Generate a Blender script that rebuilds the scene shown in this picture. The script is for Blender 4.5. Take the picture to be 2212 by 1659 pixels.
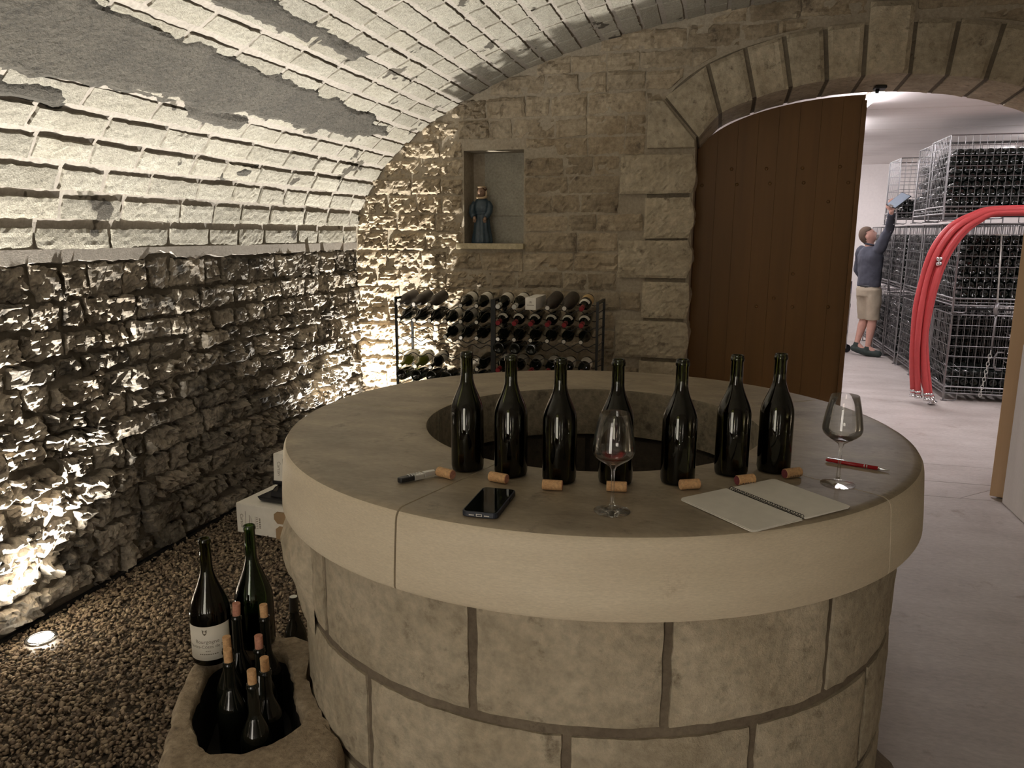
import bpy, bmesh, math, random
import numpy as np
from mathutils import Vector, Matrix, noise
R = math.radians; PI = math.pi
for o in list(bpy.data.objects): bpy.data.objects.remove(o)
SC = bpy.context.scene; COL = SC.collection
random.seed(7)
# ------------------------------------------------------------------ camera, light, exposure
cam_d = bpy.data.cameras.new('camera'); cam = bpy.data.objects.new('camera', cam_d); COL.objects.link(cam)
cam_d.sensor_width = 36; cam_d.lens = 36 * 1644 / 2212; cam_d.clip_start = .02; cam_d.clip_end = 100
cam.matrix_world = Matrix.Translation((0, 0, 1.6)) @ Matrix.Rotation(R(15), 4, 'Z') @ Matrix.Rotation(R(90 - 11.18), 4, 'X') @ Matrix.Rotation(R(.19), 4, 'Z')
SC.camera = cam
SC.view_settings.view_transform = 'Standard'; SC.view_settings.look = 'None'
SC.view_settings.exposure = 0.0; SC.view_settings.gamma = 1.0
try: SC.view_settings.use_curve_mapping = False
except Exception: pass
W = bpy.data.worlds.new('world'); SC.world = W; W.use_nodes = True
W.node_tree.nodes['Background'].inputs[0].default_value = (.9, .85, .75, 1)
W.node_tree.nodes['Background'].inputs[1].default_value = .006
WARM = (1, .93, .83); COOL = (1, .94, .97)
def spot(loc, aim, power, size, blend, col, rad=.03):
    l = bpy.data.lights.new('lamp_light', 'SPOT'); l.energy = power; l.spot_size = R(size); l.spot_blend = blend
    l.color = col; l.shadow_soft_size = rad
    o = bpy.data.objects.new('lamp_light', l); COL.objects.link(o); o.location = loc
    o.rotation_euler = (Vector(aim) - Vector(loc)).to_track_quat('-Z', 'Y').to_euler(); return o
def area(loc, aim, power, sx, sy, col):
    l = bpy.data.lights.new('lamp_light', 'AREA'); l.energy = power; l.shape = 'RECTANGLE'; l.size = sx; l.size_y = sy; l.color = col
    o = bpy.data.objects.new('lamp_light', l); COL.objects.link(o); o.location = loc
    o.rotation_euler = (Vector(aim) - Vector(loc)).to_track_quat('-Z', 'Y').to_euler(); return o
UPL = [(-2.53, 2.20), (-2.47, 4.92)]                      # recessed uplights in the gravel
spot((-2.53, 2.20, .045), (-2.40, 2.30, 2), 720, 116, .8, (1, .975, .91), .015)
spot((-2.47, 4.92, .045), (-2.37, 4.85, 2), 540, 124, .8, (1, .975, .91), .012)
UPR = [(-2.53, -.8), (4.38, .2), (4.38, 2.9), (-1.95, -2.11), (.35, -2.11), (1.6, -2.11)]   # behind and beside the photographer; all but the first added for fill light
for x, y in UPR: spot((x, y, .045), (x, y + .12, 2) if y < -1.5 else (x * .97, y * .97, 2), 90 if y < -1.5 else 85, 84 if y < -1.5 else 120, .7, WARM)
TUBES = [(1.075, 6.75), (1.075, 8.9), (1.075, 11.0), (1.075, 12.8), (3.6, 7.2), (3.6, 9.6), (3.6, 12.0)]
for x, y in TUBES: area((x, y, 2.585), (x, y, 0), 15, .1, 1.1, COOL)
# ------------------------------------------------------------------ helpers
def link(name, me, m=None, parent=None, smooth=False, **kw):
    if smooth: me.polygons.foreach_set('use_smooth', [True] * len(me.polygons))
    o = bpy.data.objects.new(name, me)
    if m is not None and len(me.materials) == 0: me.materials.append(m)
    COL.objects.link(o)
    if parent is not None: o.parent = parent
    for k, v in kw.items(): o[k] = v
    return o
def mesh(v, f, name='m'):
    me = bpy.data.meshes.new(name); me.from_pydata([tuple(p) for p in v], [], f); me.update(); return me
def fixn(me, vol=True):
    bm = bmesh.new(); bm.from_mesh(me); bmesh.ops.recalc_face_normals(bm, faces=bm.faces)
    if vol and bm.calc_volume(signed=True) < 0: bmesh.ops.reverse_faces(bm, faces=bm.faces)
    bm.to_mesh(me); bm.free(); return me
def thing(name, label, cat, loc=(0, 0, 0), rz=0, group=None):
    o = bpy.data.objects.new(name, None); COL.objects.link(o); o.location = loc; o.rotation_euler = (0, 0, rz)
    o.empty_display_size = .05; o['label'] = label; o['category'] = cat
    if group: o['group'] = group
    return o
def tag(o, label, cat, group=None):
    o['label'] = label; o['category'] = cat
    if group: o['group'] = group
    return o
class MB:
    def __init__(s): s.v = []; s.f = []
    def add(s, v, f):
        n = len(s.v); s.v += [tuple(p) for p in v]; s.f += [tuple(i + n for i in q) for q in f]
    def box(s, a, b):
        x0, y0, z0 = a; x1, y1, z1 = b
        s.add([(x0, y0, z0), (x1, y0, z0), (x1, y1, z0), (x0, y1, z0), (x0, y0, z1), (x1, y0, z1), (x1, y1, z1), (x0, y1, z1)],
              [(0, 3, 2, 1), (4, 5, 6, 7), (0, 1, 5, 4), (1, 2, 6, 5), (2, 3, 7, 6), (3, 0, 4, 7)])
    def prism(s, poly, z0, z1, ax=2):      # poly of 2D points extruded along axis ax
        n = len(poly)
        def p3(p, z): return (p[0], p[1], z) if ax == 2 else ((p[0], z, p[1]) if ax == 1 else (z, p[0], p[1]))
        s.add([p3(p, z0) for p in poly] + [p3(p, z1) for p in poly],
              [tuple(range(n))[::-1], tuple(range(n, 2 * n))] + [(i, (i + 1) % n, n + (i + 1) % n, n + i) for i in range(n)])
    def tube(s, pts, r, n=8, cap=True):
        pts = [Vector(p) for p in pts]; rr = r if isinstance(r, (list, tuple)) else [r] * len(pts)
        t0 = (pts[1] - pts[0]).normalized(); up = Vector((0, 0, 1)) if abs(t0.z) < .9 else Vector((1, 0, 0))
        side = t0.cross(up).normalized(); V = []; F = []
        for i, p in enumerate(pts):
            t = (pts[min(i + 1, len(pts) - 1)] - pts[max(i - 1, 0)]).normalized()
            side = (side - t * side.dot(t)).normalized(); w = t.cross(side)
            for k in range(n):
                a = 2 * PI * k / n; V.append(p + (side * math.cos(a) + w * math.sin(a)) * rr[i])
        for i in range(len(pts) - 1):
            for k in range(n):
                k2 = (k + 1) % n; F.append((i * n + k, i * n + k2, (i + 1) * n + k2, (i + 1) * n + k))
        if cap: F += [tuple(range(n))[::-1], tuple(range((len(pts) - 1) * n, len(pts) * n))]
        s.add(V, F)
    def lathe(s, prof, n=24, at=(0, 0, 0), a0=0, a1=360):
        full = a1 - a0 >= 360; m = n if full else n + 1; V = []; F = []
        for r, z in prof:
            for k in range(m):
                a = R(a0 + (a1 - a0) * k / n); V.append((at[0] + r * math.cos(a), at[1] + r * math.sin(a), at[2] + z))
        for i in range(len(prof) - 1):
            for k in range(n):
                k2 = (k + 1) % m; F.append((i * m + k, i * m + k2, (i + 1) * m + k2, (i + 1) * m + k))
        if not full: F += [tuple(i * m for i in range(len(prof))), tuple(i * m + m - 1 for i in range(len(prof)))[::-1]]
        s.add(V, F)
    def mesh(s, fix=True):
        me = mesh(s.v, s.f)
        return fixn(me) if fix else me
    def build(s, name, m=None, parent=None, smooth=False, fix=True, **kw): return link(name, s.mesh(fix), m, parent, smooth, **kw)
def bevel(o, w=.003, seg=2, ang=40):
    b = o.modifiers.new('bevel', 'BEVEL'); b.width = w; b.segments = seg; b.limit_method = 'ANGLE'; b.angle_limit = R(ang); return o
def smooth_by(me, ang=35):
    me.polygons.foreach_set('use_smooth', [True] * len(me.polygons))
    try: me.set_sharp_from_angle(angle=R(ang))
    except Exception: pass
def copy_tree(o, parent=None):
    c = o.copy(); COL.objects.link(c); c.parent = parent
    for ch in o.children: copy_tree(ch, c)
    return c
# ------------------------------------------------------------------ materials
def newmat(name):
    m = bpy.data.materials.new(name); m.use_nodes = True; nt = m.node_tree; return m, nt, nt.nodes['Principled BSDF']
def N(nt, t, **kw):
    n = nt.nodes.new(t)
    for k, v in kw.items():
        if k in n.inputs: n.inputs[k].default_value = v
        else: setattr(n, k, v)
    return n
def plain(name, col, rough=.5, metal=0, **kw):
    m, nt, b = newmat(name); b.inputs['Base Color'].default_value = (*col, 1); b.inputs['Roughness'].default_value = rough; b.inputs['Metallic'].default_value = metal
    for k, v in kw.items(): b.inputs[k.replace('_', ' ')].default_value = v
    # faint surface mottling
    if rough > .15 and metal < .5:
        tc = N(nt, 'ShaderNodeTexCoord'); no = N(nt, 'ShaderNodeTexNoise', Scale=30., Detail=3.); nt.links.new(tc.outputs['Object'], no.inputs['Vector'])
        mp = N(nt, 'ShaderNodeMapRange'); mp.inputs[3].default_value = .88; mp.inputs[4].default_value = 1.08; nt.links.new(no.outputs[0], mp.inputs[0])
        mx = N(nt, 'ShaderNodeMix', data_type='RGBA', blend_type='MULTIPLY'); mx.inputs[0].default_value = 1
        mx.inputs[6].default_value = (*col, 1); nt.links.new(mp.outputs[0], mx.inputs[7]); nt.links.new(mx.outputs[2], b.inputs['Base Color'])
    return m
def stone(name, c1, c2, dark=(.05, .04, .03), dark_amt=.35, s1=3., s2=40., bump=.5, bdist=.01, rough=.9, vary=.25, streak=None, smear=False, bs=60., fine=(.7, 1.2)):
    m, nt, b = newmat(name); L = nt.links.new; tc = N(nt, 'ShaderNodeTexCoord'); vec = tc.outputs['Object']
    if streak:
        mp = N(nt, 'ShaderNodeMapping'); mp.inputs['Scale'].default_value = streak; L(vec, mp.inputs[0]); sv = mp.outputs[0]
    else: sv = vec
    n1 = N(nt, 'ShaderNodeTexNoise', Scale=s1, Detail=6., Roughness=.6); L(sv, n1.inputs['Vector'])
    n2 = N(nt, 'ShaderNodeTexNoise', Scale=s2, Detail=5., Roughness=.65); L(sv, n2.inputs['Vector'])
    mx = N(nt, 'ShaderNodeMix', data_type='RGBA'); mx.inputs[6].default_value = (*c1, 1); mx.inputs[7].default_value = (*c2, 1)
    r1 = N(nt, 'ShaderNodeMapRange'); r1.inputs[1].default_value = .3; r1.inputs[2].default_value = .7; L(n1.outputs[0], r1.inputs[0]); L(r1.outputs[0], mx.inputs[0])
    # dark stains
    n3 = N(nt, 'ShaderNodeTexNoise', Scale=s1 * 2.3, Detail=8., Roughness=.7); L(vec, n3.inputs['Vector'])
    r3 = N(nt, 'ShaderNodeMapRange'); r3.inputs[1].default_value = .68 - dark_amt * .4; r3.inputs[2].default_value = .78 - dark_amt * .3; r3.inputs[4].default_value = .85
    L(n3.outputs[0], r3.inputs[0])
    md = N(nt, 'ShaderNodeMix', data_type='RGBA'); md.inputs[7].default_value = (*dark, 1); L(r3.outputs[0], md.inputs[0]); L(mx.outputs[2], md.inputs[6])
    col = md.outputs[2]
    if smear:    # rough cement left over two courses of the vault, in the UV frame (y, arc length)
        # small scattered smears
        n5 = N(nt, 'ShaderNodeTexNoise', Scale=3.6, Detail=4., Roughness=.55); L(vec, n5.inputs['Vector'])
        e5 = N(nt, 'ShaderNodeMapRange'); e5.inputs[1].default_value = .635; e5.inputs[2].default_value = .650; L(n5.outputs[0], e5.inputs[0])
        ms = N(nt, 'ShaderNodeMix', data_type='RGBA'); L(e5.outputs[0], ms.inputs[0]); L(col, ms.inputs[6]); ms.inputs[7].default_value = (.090, .076, .056, 1); col = ms.outputs[2]
    oi = N(nt, 'ShaderNodeObjectInfo'); rv = N(nt, 'ShaderNodeMapRange'); rv.inputs[3].default_value = 1 - vary; rv.inputs[4].default_value = 1 + vary * .5; L(oi.outputs['Random'], rv.inputs[0])
    fi = N(nt, 'ShaderNodeMapRange'); fi.inputs[1].default_value = .25; fi.inputs[2].default_value = .75; fi.inputs[3].default_value = fine[0]; fi.inputs[4].default_value = fine[1]; L(n2.outputs[0], fi.inputs[0])
    mu = N(nt, 'ShaderNodeMath', operation='MULTIPLY'); L(rv.outputs[0], mu.inputs[0]); L(fi.outputs[0], mu.inputs[1])
    mv = N(nt, 'ShaderNodeMix', data_type='RGBA', blend_type='MULTIPLY'); mv.inputs[0].default_value = 1; L(col, mv.inputs[6]); L(mu.outputs[0], mv.inputs[7]); L(mv.outputs[2], b.inputs['Base Color'])
    b.inputs['Roughness'].default_value = rough
    nb = N(nt, 'ShaderNodeTexNoise', Scale=bs, Detail=6., Roughness=.7); L(sv, nb.inputs['Vector'])
    bp = N(nt, 'ShaderNodeBump'); bp.inputs['Strength'].default_value = bump; bp.inputs['Distance'].default_value = bdist; L(nb.outputs[0], bp.inputs['Height']); L(bp.outputs[0], b.inputs['Normal'])
    return m
M = {}
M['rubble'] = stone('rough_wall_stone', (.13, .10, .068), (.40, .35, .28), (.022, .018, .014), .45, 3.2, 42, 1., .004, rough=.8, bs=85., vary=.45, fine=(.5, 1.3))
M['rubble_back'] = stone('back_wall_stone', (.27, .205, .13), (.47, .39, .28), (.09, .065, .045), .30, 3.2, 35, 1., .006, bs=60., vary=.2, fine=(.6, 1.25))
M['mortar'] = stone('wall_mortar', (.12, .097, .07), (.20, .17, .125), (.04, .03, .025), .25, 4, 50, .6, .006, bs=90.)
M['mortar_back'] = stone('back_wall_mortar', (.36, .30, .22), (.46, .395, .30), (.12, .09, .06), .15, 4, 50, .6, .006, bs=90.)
M['vault'] = stone('vault_brick_stone', (.35, .315, .245), (.455, .42, .345), (.11, .09, .07), .10, 2.5, 60, 1., .010, bs=130., vary=.15, fine=(.65, 1.2), smear=True)
M['vault_mortar'] = stone('vault_mortar', (.27, .238, .20), (.34, .30, .255), (.16, .13, .10), .10, 3, 60, .5, .003, bs=120., smear=True)
M['smear'] = stone('rough_grey_cement', (.085, .073, .055), (.125, .108, .082), (.04, .035, .028), .25, 6, 60, 1., .02, bs=48., fine=(.55, 1.25))
M['quoin'] = stone('quoin_stone', (.38, .315, .22), (.56, .485, .36), (.13, .10, .07), .28, 6, 26, .9, .014, bs=28., vary=.15, fine=(.7, 1.2))
M['groove'] = stone('dark_joint_mortar', (.15, .12, .085), (.23, .19, .135), (.06, .045, .03), .2, 6, 60, .5, .003)
M['rim'] = stone('smooth_limestone', (.56, .475, .345), (.66, .575, .43), (.38, .30, .20), .15, 2.5, 90, .2, .002, rough=.62, vary=.08, streak=(1, 1, 5), bs=160., fine=(.84, 1.1))
M['rim_top'] = stone('honed_limestone_top', (.20, .16, .11), (.36, .295, .205), (.12, .095, .065), .25, 5, 45, .2, .0015, rough=.48, vary=.06, streak=(1, 1.9, 1), bs=120., fine=(.8, 1.15))
M['well'] = stone('fossil_limestone', (.40, .335, .235), (.56, .485, .36), (.17, .135, .09), .26, 5.5, 34, 1., .008, bs=60., vary=.14, fine=(.66, 1.22))
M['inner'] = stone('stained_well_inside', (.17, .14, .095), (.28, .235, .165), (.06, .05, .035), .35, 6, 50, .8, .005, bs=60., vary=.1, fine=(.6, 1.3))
M['shaft'] = stone('shade_dark_shaft_stone', (.05, .04, .028), (.09, .07, .05), (.02, .017, .013), .3, 6, 50, .8, .005)  # stone colour lowered to paint in the shade down the shaft
M['joint'] = stone('well_joint_mortar', (.17, .13, .09), (.25, .20, .14), (.08, .06, .04), .2, 6, 60, .5, .003)
M['basin'] = stone('weathered_basin_stone', (.30, .235, .16), (.42, .34, .24), (.12, .09, .065), .25, 7, 50, 1., .010, bs=45., fine=(.55, 1.3))
M['basin_shade'] = stone('shade_black_basin_inside', (.010, .009, .008), (.022, .019, .016), (.01, .01, .01), .2, 7, 50, .5, .004, rough=.6)  # near-black colour paints the shade around the bottles in the basin
M['gravel'] = stone('river_gravel', (.13, .095, .06), (.36, .28, .19), (.05, .04, .03), .3, 22, 80, .3, .003, rough=.75)
M['earth'] = stone('gravel_bed', (.05, .038, .027), (.09, .07, .05), (.02, .02, .015), .2, 10, 80, .8, .01)
M['concrete'] = stone('brushed_concrete_floor', (.40, .355, .325), (.55, .505, .475), (.28, .21, .165), .22, 1.7, 30, .5, .003, rough=.55, vary=0, streak=(1, 2.2, 1), bs=60., fine=(.8, 1.12))
M['ceil_conc'] = stone('cast_concrete', (.68, .64, .62), (.76, .72, .70), (.6, .55, .52), .05, 1.1, 30, .2, .003, rough=.8, vary=0, streak=(1, 6, 1), fine=(.93, 1.04))
M['niche'] = stone('niche_plaster_slab', (.36, .34, .28), (.46, .43, .36), (.14, .12, .08), .18, 7, 60, .4, .003)
M['shelf'] = stone('niche_shelf_stone', (.52, .44, .28), (.62, .53, .36), (.3, .22, .13), .1, 9, 60, .3, .002)
def wood(name, c1, c2, rough=.5, scale=(14, 14, .7)):
    m, nt, b = newmat(name); L = nt.links.new; tc = N(nt, 'ShaderNodeTexCoord'); mp = N(nt, 'ShaderNodeMapping'); mp.inputs['Scale'].default_value = scale; L(tc.outputs['Object'], mp.inputs[0])
    n = N(nt, 'ShaderNodeTexNoise', Scale=2.5, Detail=7., Roughness=.6); L(mp.outputs[0], n.inputs['Vector'])
    mx = N(nt, 'ShaderNodeMix', data_type='RGBA'); mx.inputs[6].default_value = (*c1, 1); mx.inputs[7].default_value = (*c2, 1); L(n.outputs[0], mx.inputs[0]); L(mx.outputs[2], b.inputs['Base Color'])
    b.inputs['Roughness'].default_value = rough
    bp = N(nt, 'ShaderNodeBump'); bp.inputs['Strength'].default_value = .15; bp.inputs['Distance'].default_value = .002; L(n.outputs[0], bp.inputs['Height']); L(bp.outputs[0], b.inputs['Normal'])
    return m
M['door'] = wood('stained_oak', (.105, .048, .010), (.20, .095, .022), .55, (5, 5, .35))
M['door_edge'] = wood('pale_door_edge', (.52, .34, .20), (.62, .43, .27), .6)
M['cork'] = stone('cork', (.56, .32, .15), (.70, .44, .22), (.26, .12, .05), .2, 60, 200, .4, .001, vary=.12)
M['cork_red'] = stone('wine_stained_cork', (.40, .17, .12), (.55, .28, .18), (.24, .08, .06), .25, 60, 200, .4, .001, vary=.1)
M['cork_end'] = plain('wine_stained_cork_end', (.17, .035, .04), .8)
M['iron'] = plain('black_iron', (.012, .012, .012), .45, .3)
M['steel'] = plain('galvanised_wire', (.26, .255, .26), .42, .75)
M['rust'] = plain('rusty_wire', (.30, .17, .09), .6, .5)
M['chrome'] = plain('chrome', (.75, .75, .76), .15, 1)
M['brushed'] = plain('brushed_steel', (.62, .61, .58), .4, .55)
M['black'] = plain('black_plastic', (.012, .012, .014), .4)
M['navy'] = plain('navy_case', (.012, .016, .028), .5)
M['screen'] = plain('phone_screen', (.004, .005, .004), .05, 0, Specular_IOR_Level=.6)
M['paper'] = plain('paper', (.72, .69, .62), .9)
M['label'] = plain('cream_wine_label', (.66, .62, .53), .7)
M['label_tan'] = plain('tan_wine_label', (.55, .38, .17), .7)
M['ink'] = plain('grey_brown_ink', (.16, .135, .10), .8)
M['carton'] = plain('white_carton', (.78, .75, .68), .85)
M['kraft'] = plain('kraft_board', (.30, .20, .11), .9)
M['foil_red'] = plain('red_foil', (.26, .022, .03), .35, .3)
M['foil_wht'] = plain('pale_foil', (.60, .60, .56), .3, .3)
M['foil_blk'] = plain('black_foil', (.02, .02, .02), .35, .3)
M['tip'] = plain('pale_cork_end_of_bottle', (.66, .62, .56), .5)
M['hose'] = plain('red_rubber_hose', (.56, .07, .075), .42)
M['pen'] = plain('red_pen_lacquer', (.38, .012, .018), .25)
M['sweater'] = plain('slate_blue_knit', (.062, .066, .088), .95)
M['shorts'] = plain('khaki_cotton', (.42, .36, .27), .95)
M['skin'] = plain('skin', (.60, .34, .27), .6)
M['hair'] = plain('short_brown_hair', (.10, .065, .045), .9)
M['shoe'] = plain('dark_green_rubber_shoe', (.03, .045, .04), .7)
M['slate'] = plain('grey_clipboard', (.30, .36, .44), .5)
M['robe'] = stone('painted_blue_robe', (.018, .034, .048), (.045, .07, .09), (.01, .015, .02), .2, 14, 60, .3, .002, rough=.38, vary=0)
M['face'] = plain('painted_clay_skin', (.24, .15, .10), .55)
M['cowl'] = plain('painted_cream_cowl', (.45, .33, .21), .6)
M['shair'] = plain('painted_brown_hair', (.07, .03, .018), .6)
def emis(name, col, s):
    m, nt, b = newmat(name); b.inputs['Emission Color'].default_value = (*col, 1); b.inputs['Emission Strength'].default_value = s; b.inputs['Base Color'].default_value = (*col, 1); return m
M['glow'] = emis('lit_lamp_glass', (1, .98, .9), 40); M['tube'] = emis('lit_tube', (1, .95, .98), 55)
def glass(name, col, rough=0., ior=1.5):
    m, nt, b = newmat(name); b.inputs['Base Color'].default_value = (*col, 1); b.inputs['Transmission Weight'].default_value = 1; b.inputs['Roughness'].default_value = rough; b.inputs['IOR'].default_value = ior; return m
def thin(name, col, gl=(1, 1, 1), boost=1.):
    m = bpy.data.materials.new(name); m.use_nodes = True; nt = m.node_tree; nt.nodes.clear(); L = nt.links.new
    out = N(nt, 'ShaderNodeOutputMaterial'); mx = N(nt, 'ShaderNodeMixShader'); t = N(nt, 'ShaderNodeBsdfTransparent'); g = N(nt, 'ShaderNodeBsdfGlossy'); fr = N(nt, 'ShaderNodeFresnel')
    t.inputs[0].default_value = (*col, 1); g.inputs[0].default_value = (*gl, 1); g.inputs['Roughness'].default_value = .02; fr.inputs['IOR'].default_value = 1.5
    mu = N(nt, 'ShaderNodeMath', operation='MULTIPLY'); mu.inputs[1].default_value = boost; mu.use_clamp = True; L(fr.outputs[0], mu.inputs[0])
    L(mu.outputs[0], mx.inputs[0]); L(t.outputs[0], mx.inputs[1]); L(g.outputs[0], mx.inputs[2]); L(mx.outputs[0], out.inputs[0]); return m
M['pane'] = emis('frosted_pane_lit_from_behind', (1, .92, .80), 7.2)
M['glass'] = thin('clear_glass', (.975, .975, .965), boost=.8)
M['olive'] = thin('olive_bottle_glass', (.33, .35, .17))
M['green'] = thin('green_bottle_glass', (.32, .46, .20))
M['wine'] = plain('red_wine_dark', (.012, .002, .003), .1)
M['rose'] = thin('red_wine_thin', (.66, .20, .20))
M['dglass'] = plain('dark_bottle_glass', (.005, .006, .004), .05)
M['dusty'] = plain('dusty_dark_bottle', (.045, .035, .028), .5)
M['ygl'] = plain('yellow_green_bottle_glass', (.10, .105, .012), .08)
M['cage_btl'] = plain('cage_bottle_glass', (.010, .014, .012), .08)
# ------------------------------------------------------------------ masonry
BACK = 5.38; A_, B_, VX, VZ = 3.605, 1.55, .93, 1.5
_th = np.linspace(0, PI, 4000); _ar = np.concatenate([[0], np.cumsum(np.hypot(A_ * np.sin(_th[1:]), B_ * np.cos(_th[1:])) * (_th[1] - _th[0]))])
def vtheta(s): return float(np.interp(s, _ar, _th))
def vmap(y, s, d):
    if s < 0: return (-2.675 + d, y, VZ + s)
    t = vtheta(s); c, q = math.cos(t), math.sin(t); nx, nz = c / A_, -q / B_; l = math.hypot(nx, nz)
    return (VX - A_ * c + nx / l * d, y, VZ + B_ * q + nz / l * d)
def vz(x): return VZ + B_ * math.sqrt(max(0, 1 - ((x - VX) / A_) ** 2))
def ring_out(x): q = abs(x - VX) / 1.42; return 2.17 + .70 * (1 - q ** 2.4) ** (1 / 2.4) if q < 1 else 0
def ring_in(x): q = abs(x - VX) / 1.125; return 2.17 + .395 * math.sqrt(1 - q * q) if q < 1 else 2.17
def leftmap(y, z, d): return (-2.68 + d, y, z)
def backmap(x, z, d):
    z = min(z, vz(x) + .02); ro = ring_out(x)
    if z > 2.3 and ro: z = max(z, ro + .012)
    return (x, BACK - d, z)
def block(mp, u0, u1, v0, v1, db, df, nu, nv, amp, jit, seed, fr=16, lip=.35, uv=False, tilt=0, rough2=.5, jag=0, facet=0):
    V = []; F = []; UV = []
    tu, tv = random.uniform(-tilt, tilt), random.uniform(-tilt, tilt)
    rng = [random.uniform(-jit, jit) for _ in range(8)]
    idx = {}
    for j in range(nv + 1):
        for i in range(nu + 1):
            a, b = i / nu, j / nv
            x0 = u0 + rng[0] * (1 - b) + rng[1] * b; x1 = u1 + rng[2] * (1 - b) + rng[3] * b
            y0 = v0 + rng[4] * (1 - a) + rng[5] * a; y1 = v1 + rng[6] * (1 - a) + rng[7] * a
            u = x0 + (x1 - x0) * a; v = y0 + (y1 - y0) * b
            e = min(i, nu - i, j, nv - j)
            p = Vector((u * fr, v * fr * 1.5, seed))
            nn = noise.fractal(p, 1., 2.1, 3) * .8 + rough2 * (abs(noise.noise(p * 2.7 + Vector((9, 4, 1)))) * 2 - .5)
            if facet:
                pf = Vector((u * facet, v * facet * 1.5, seed)); c_ = noise.voronoi(pf)[1][0]; dl = pf - c_
                nn = nn * .45 + noise.noise(c_ * 7.31) * 1.5 + 2.2 * (noise.noise(c_ * 3.17 + Vector((5, 1, 2))) * dl.x + (noise.noise(c_ * 5.71 + Vector((1, 7, 3))) - .12) * dl.y)
            if e == 0:
                k = jit * .8 + jag
                du = noise.noise(Vector((u * 40, v * 40, seed + 5))) * k; dv = noise.noise(Vector((u * 40, v * 40, seed + 11))) * k; u += du; v += dv
            d = df * (1 - lip * (e == 0)) + amp * nn * (.55 if e == 0 else 1) + tu * (a - .5) + tv * (b - .5)
            idx[i, j] = len(V); V.append(mp(u, v, max(d, db + .004))); UV.append((u, v))
    for j in range(nv):
        for i in range(nu): F.append((idx[i, j], idx[i + 1, j], idx[i + 1, j + 1], idx[i, j + 1]))
    ring = [(i, 0) for i in range(nu)] + [(nu, j) for j in range(nv)] + [(i, nv) for i in range(nu, 0, -1)] + [(0, j) for j in range(nv, 0, -1)]
    n0 = len(V)
    for (i, j) in ring:
        u, v = UV[idx[i, j]]; V.append(mp(u, v, db)); UV.append((u, v))
    m_ = len(ring)
    for k in range(m_): F.append((idx[ring[k]], n0 + k, n0 + (k + 1) % m_, idx[ring[(k + 1) % m_]]))
    F.append(tuple(range(n0, n0 + m_))[::-1])
    return V, F, UV
def mk(V, F, UV=None):
    me = mesh(V, F)
    if UV:
        lay = me.uv_layers.new(name='UVMap'); vi = np.zeros(len(me.loops), dtype=np.int32); me.loops.foreach_get('vertex_index', vi)
        lay.data.foreach_set('uv', np.array(UV, dtype=np.float32)[vi].ravel())
    return fixn(me)
CT, ST = math.cos(R(15)), math.sin(R(15)); CP, SP = math.cos(R(11.18)), math.sin(R(11.18))
def inframe(p, mg=40):
    x, y, z = p[0], p[1], p[2] - 1.6; r = x * CT + y * ST; f = -x * ST + y * CT
    dz = f * CP - z * SP
    if dz < .1: return False
    px = 1106 + 1644 * r / dz; py = 829.5 - 1644 * (f * SP + z * CP) / dz
    return -mg < px < 2212 + mg and -mg < py < 1659 + mg
class Rows:
    def __init__(s, parent, m, one, limit=296): s.p = parent; s.m = m; s.one = one; s.n = 0; s.lim = limit; s.rv = []; s.rf = []; s.ru = []
    def put(s, blk, vis, uv=False):
        V, F, UV = blk
        if vis and s.n < s.lim:
            link(s.one, mk(V, F, UV if uv else None), s.m, s.p); s.n += 1
        else:
            n = len(s.rv); s.rv += V; s.rf += [tuple(i + n for i in f) for f in F]; s.ru += UV
    def done(s, name, uv=False):
        if s.rv: link(name, mk(s.rv, s.rf, s.ru if uv else None), s.m, s.p, kind='stuff')
def struct(name, mb, m, smooth=False): o = mb.build(name, m, None, smooth); o['kind'] = 'structure'; return o
# --- left wall: rough-faced rubble courses, lit from the gravel
mb = MB(); n_y, n_z = 130, 24
def lw(y, z): return (-2.695 + .010 * noise.noise(Vector((0, y * 5, z * 6))) + .008 * noise.noise(Vector((3, y * 19, z * 21))), y, z)
Vv = []; Ff = []
for i in range(n_y + 1):
    y = -3.2 + (BACK + 3.2 + .3) * i / n_y
    for j in range(n_z + 1): Vv.append(lw(y, -.1 + 1.62 * j / n_z))
for i in range(n_y):
    for j in range(n_z): a = i * (n_z + 1) + j; Ff.append((a, a + 1, a + n_z + 2, a + n_z + 1))
mb.add(Vv, Ff); mb.box((-2.95, -3.4, -.15), (-2.73, BACK + .3, 1.52))
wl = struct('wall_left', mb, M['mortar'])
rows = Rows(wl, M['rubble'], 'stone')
z = .015; row = 0
while z < 1.46:
    h = random.uniform(.095, .145)
    if z + h > 1.38: h = 1.475 - z
    y = -3.1 + random.uniform(0, .2)
    while y < BACK - .02:
        w = random.uniform(.10, .31)
        if BACK - (y + w) < .09: w = BACK - .005 - y
        if y < .9: w *= 2.2
        c = (-2.68, y + w / 2, z + h / 2); vis = inframe((-2.68, y + w * 1.1, z + h)) and y + w > 1.0
        nu = max(4, int(w / (.0105 if vis else .05))); nv = max(3, int(h / (.0105 if vis else .035)))
        if y + w > -3.0 and w > .05:
            kz = 1 - .6 * min(1, max(0, (z - .85) / .4)); pr = (random.uniform(.008, .030) + (.014 if random.random() < .2 else 0)) * kz
            rows.put(block(leftmap, y + .010, y + w - .010, z + .011, z + h - .011, -.03, pr, nu, nv, random.uniform(.014, .030) * kz * random.uniform(.6, 1.5), .015, random.random() * 99, random.uniform(9, 17), .6, tilt=.026 * kz, rough2=.9, jag=.007, facet=random.uniform(14, 24)), vis)
        y += w
    z += h; row += 1
rows.done('far_stones')
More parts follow.
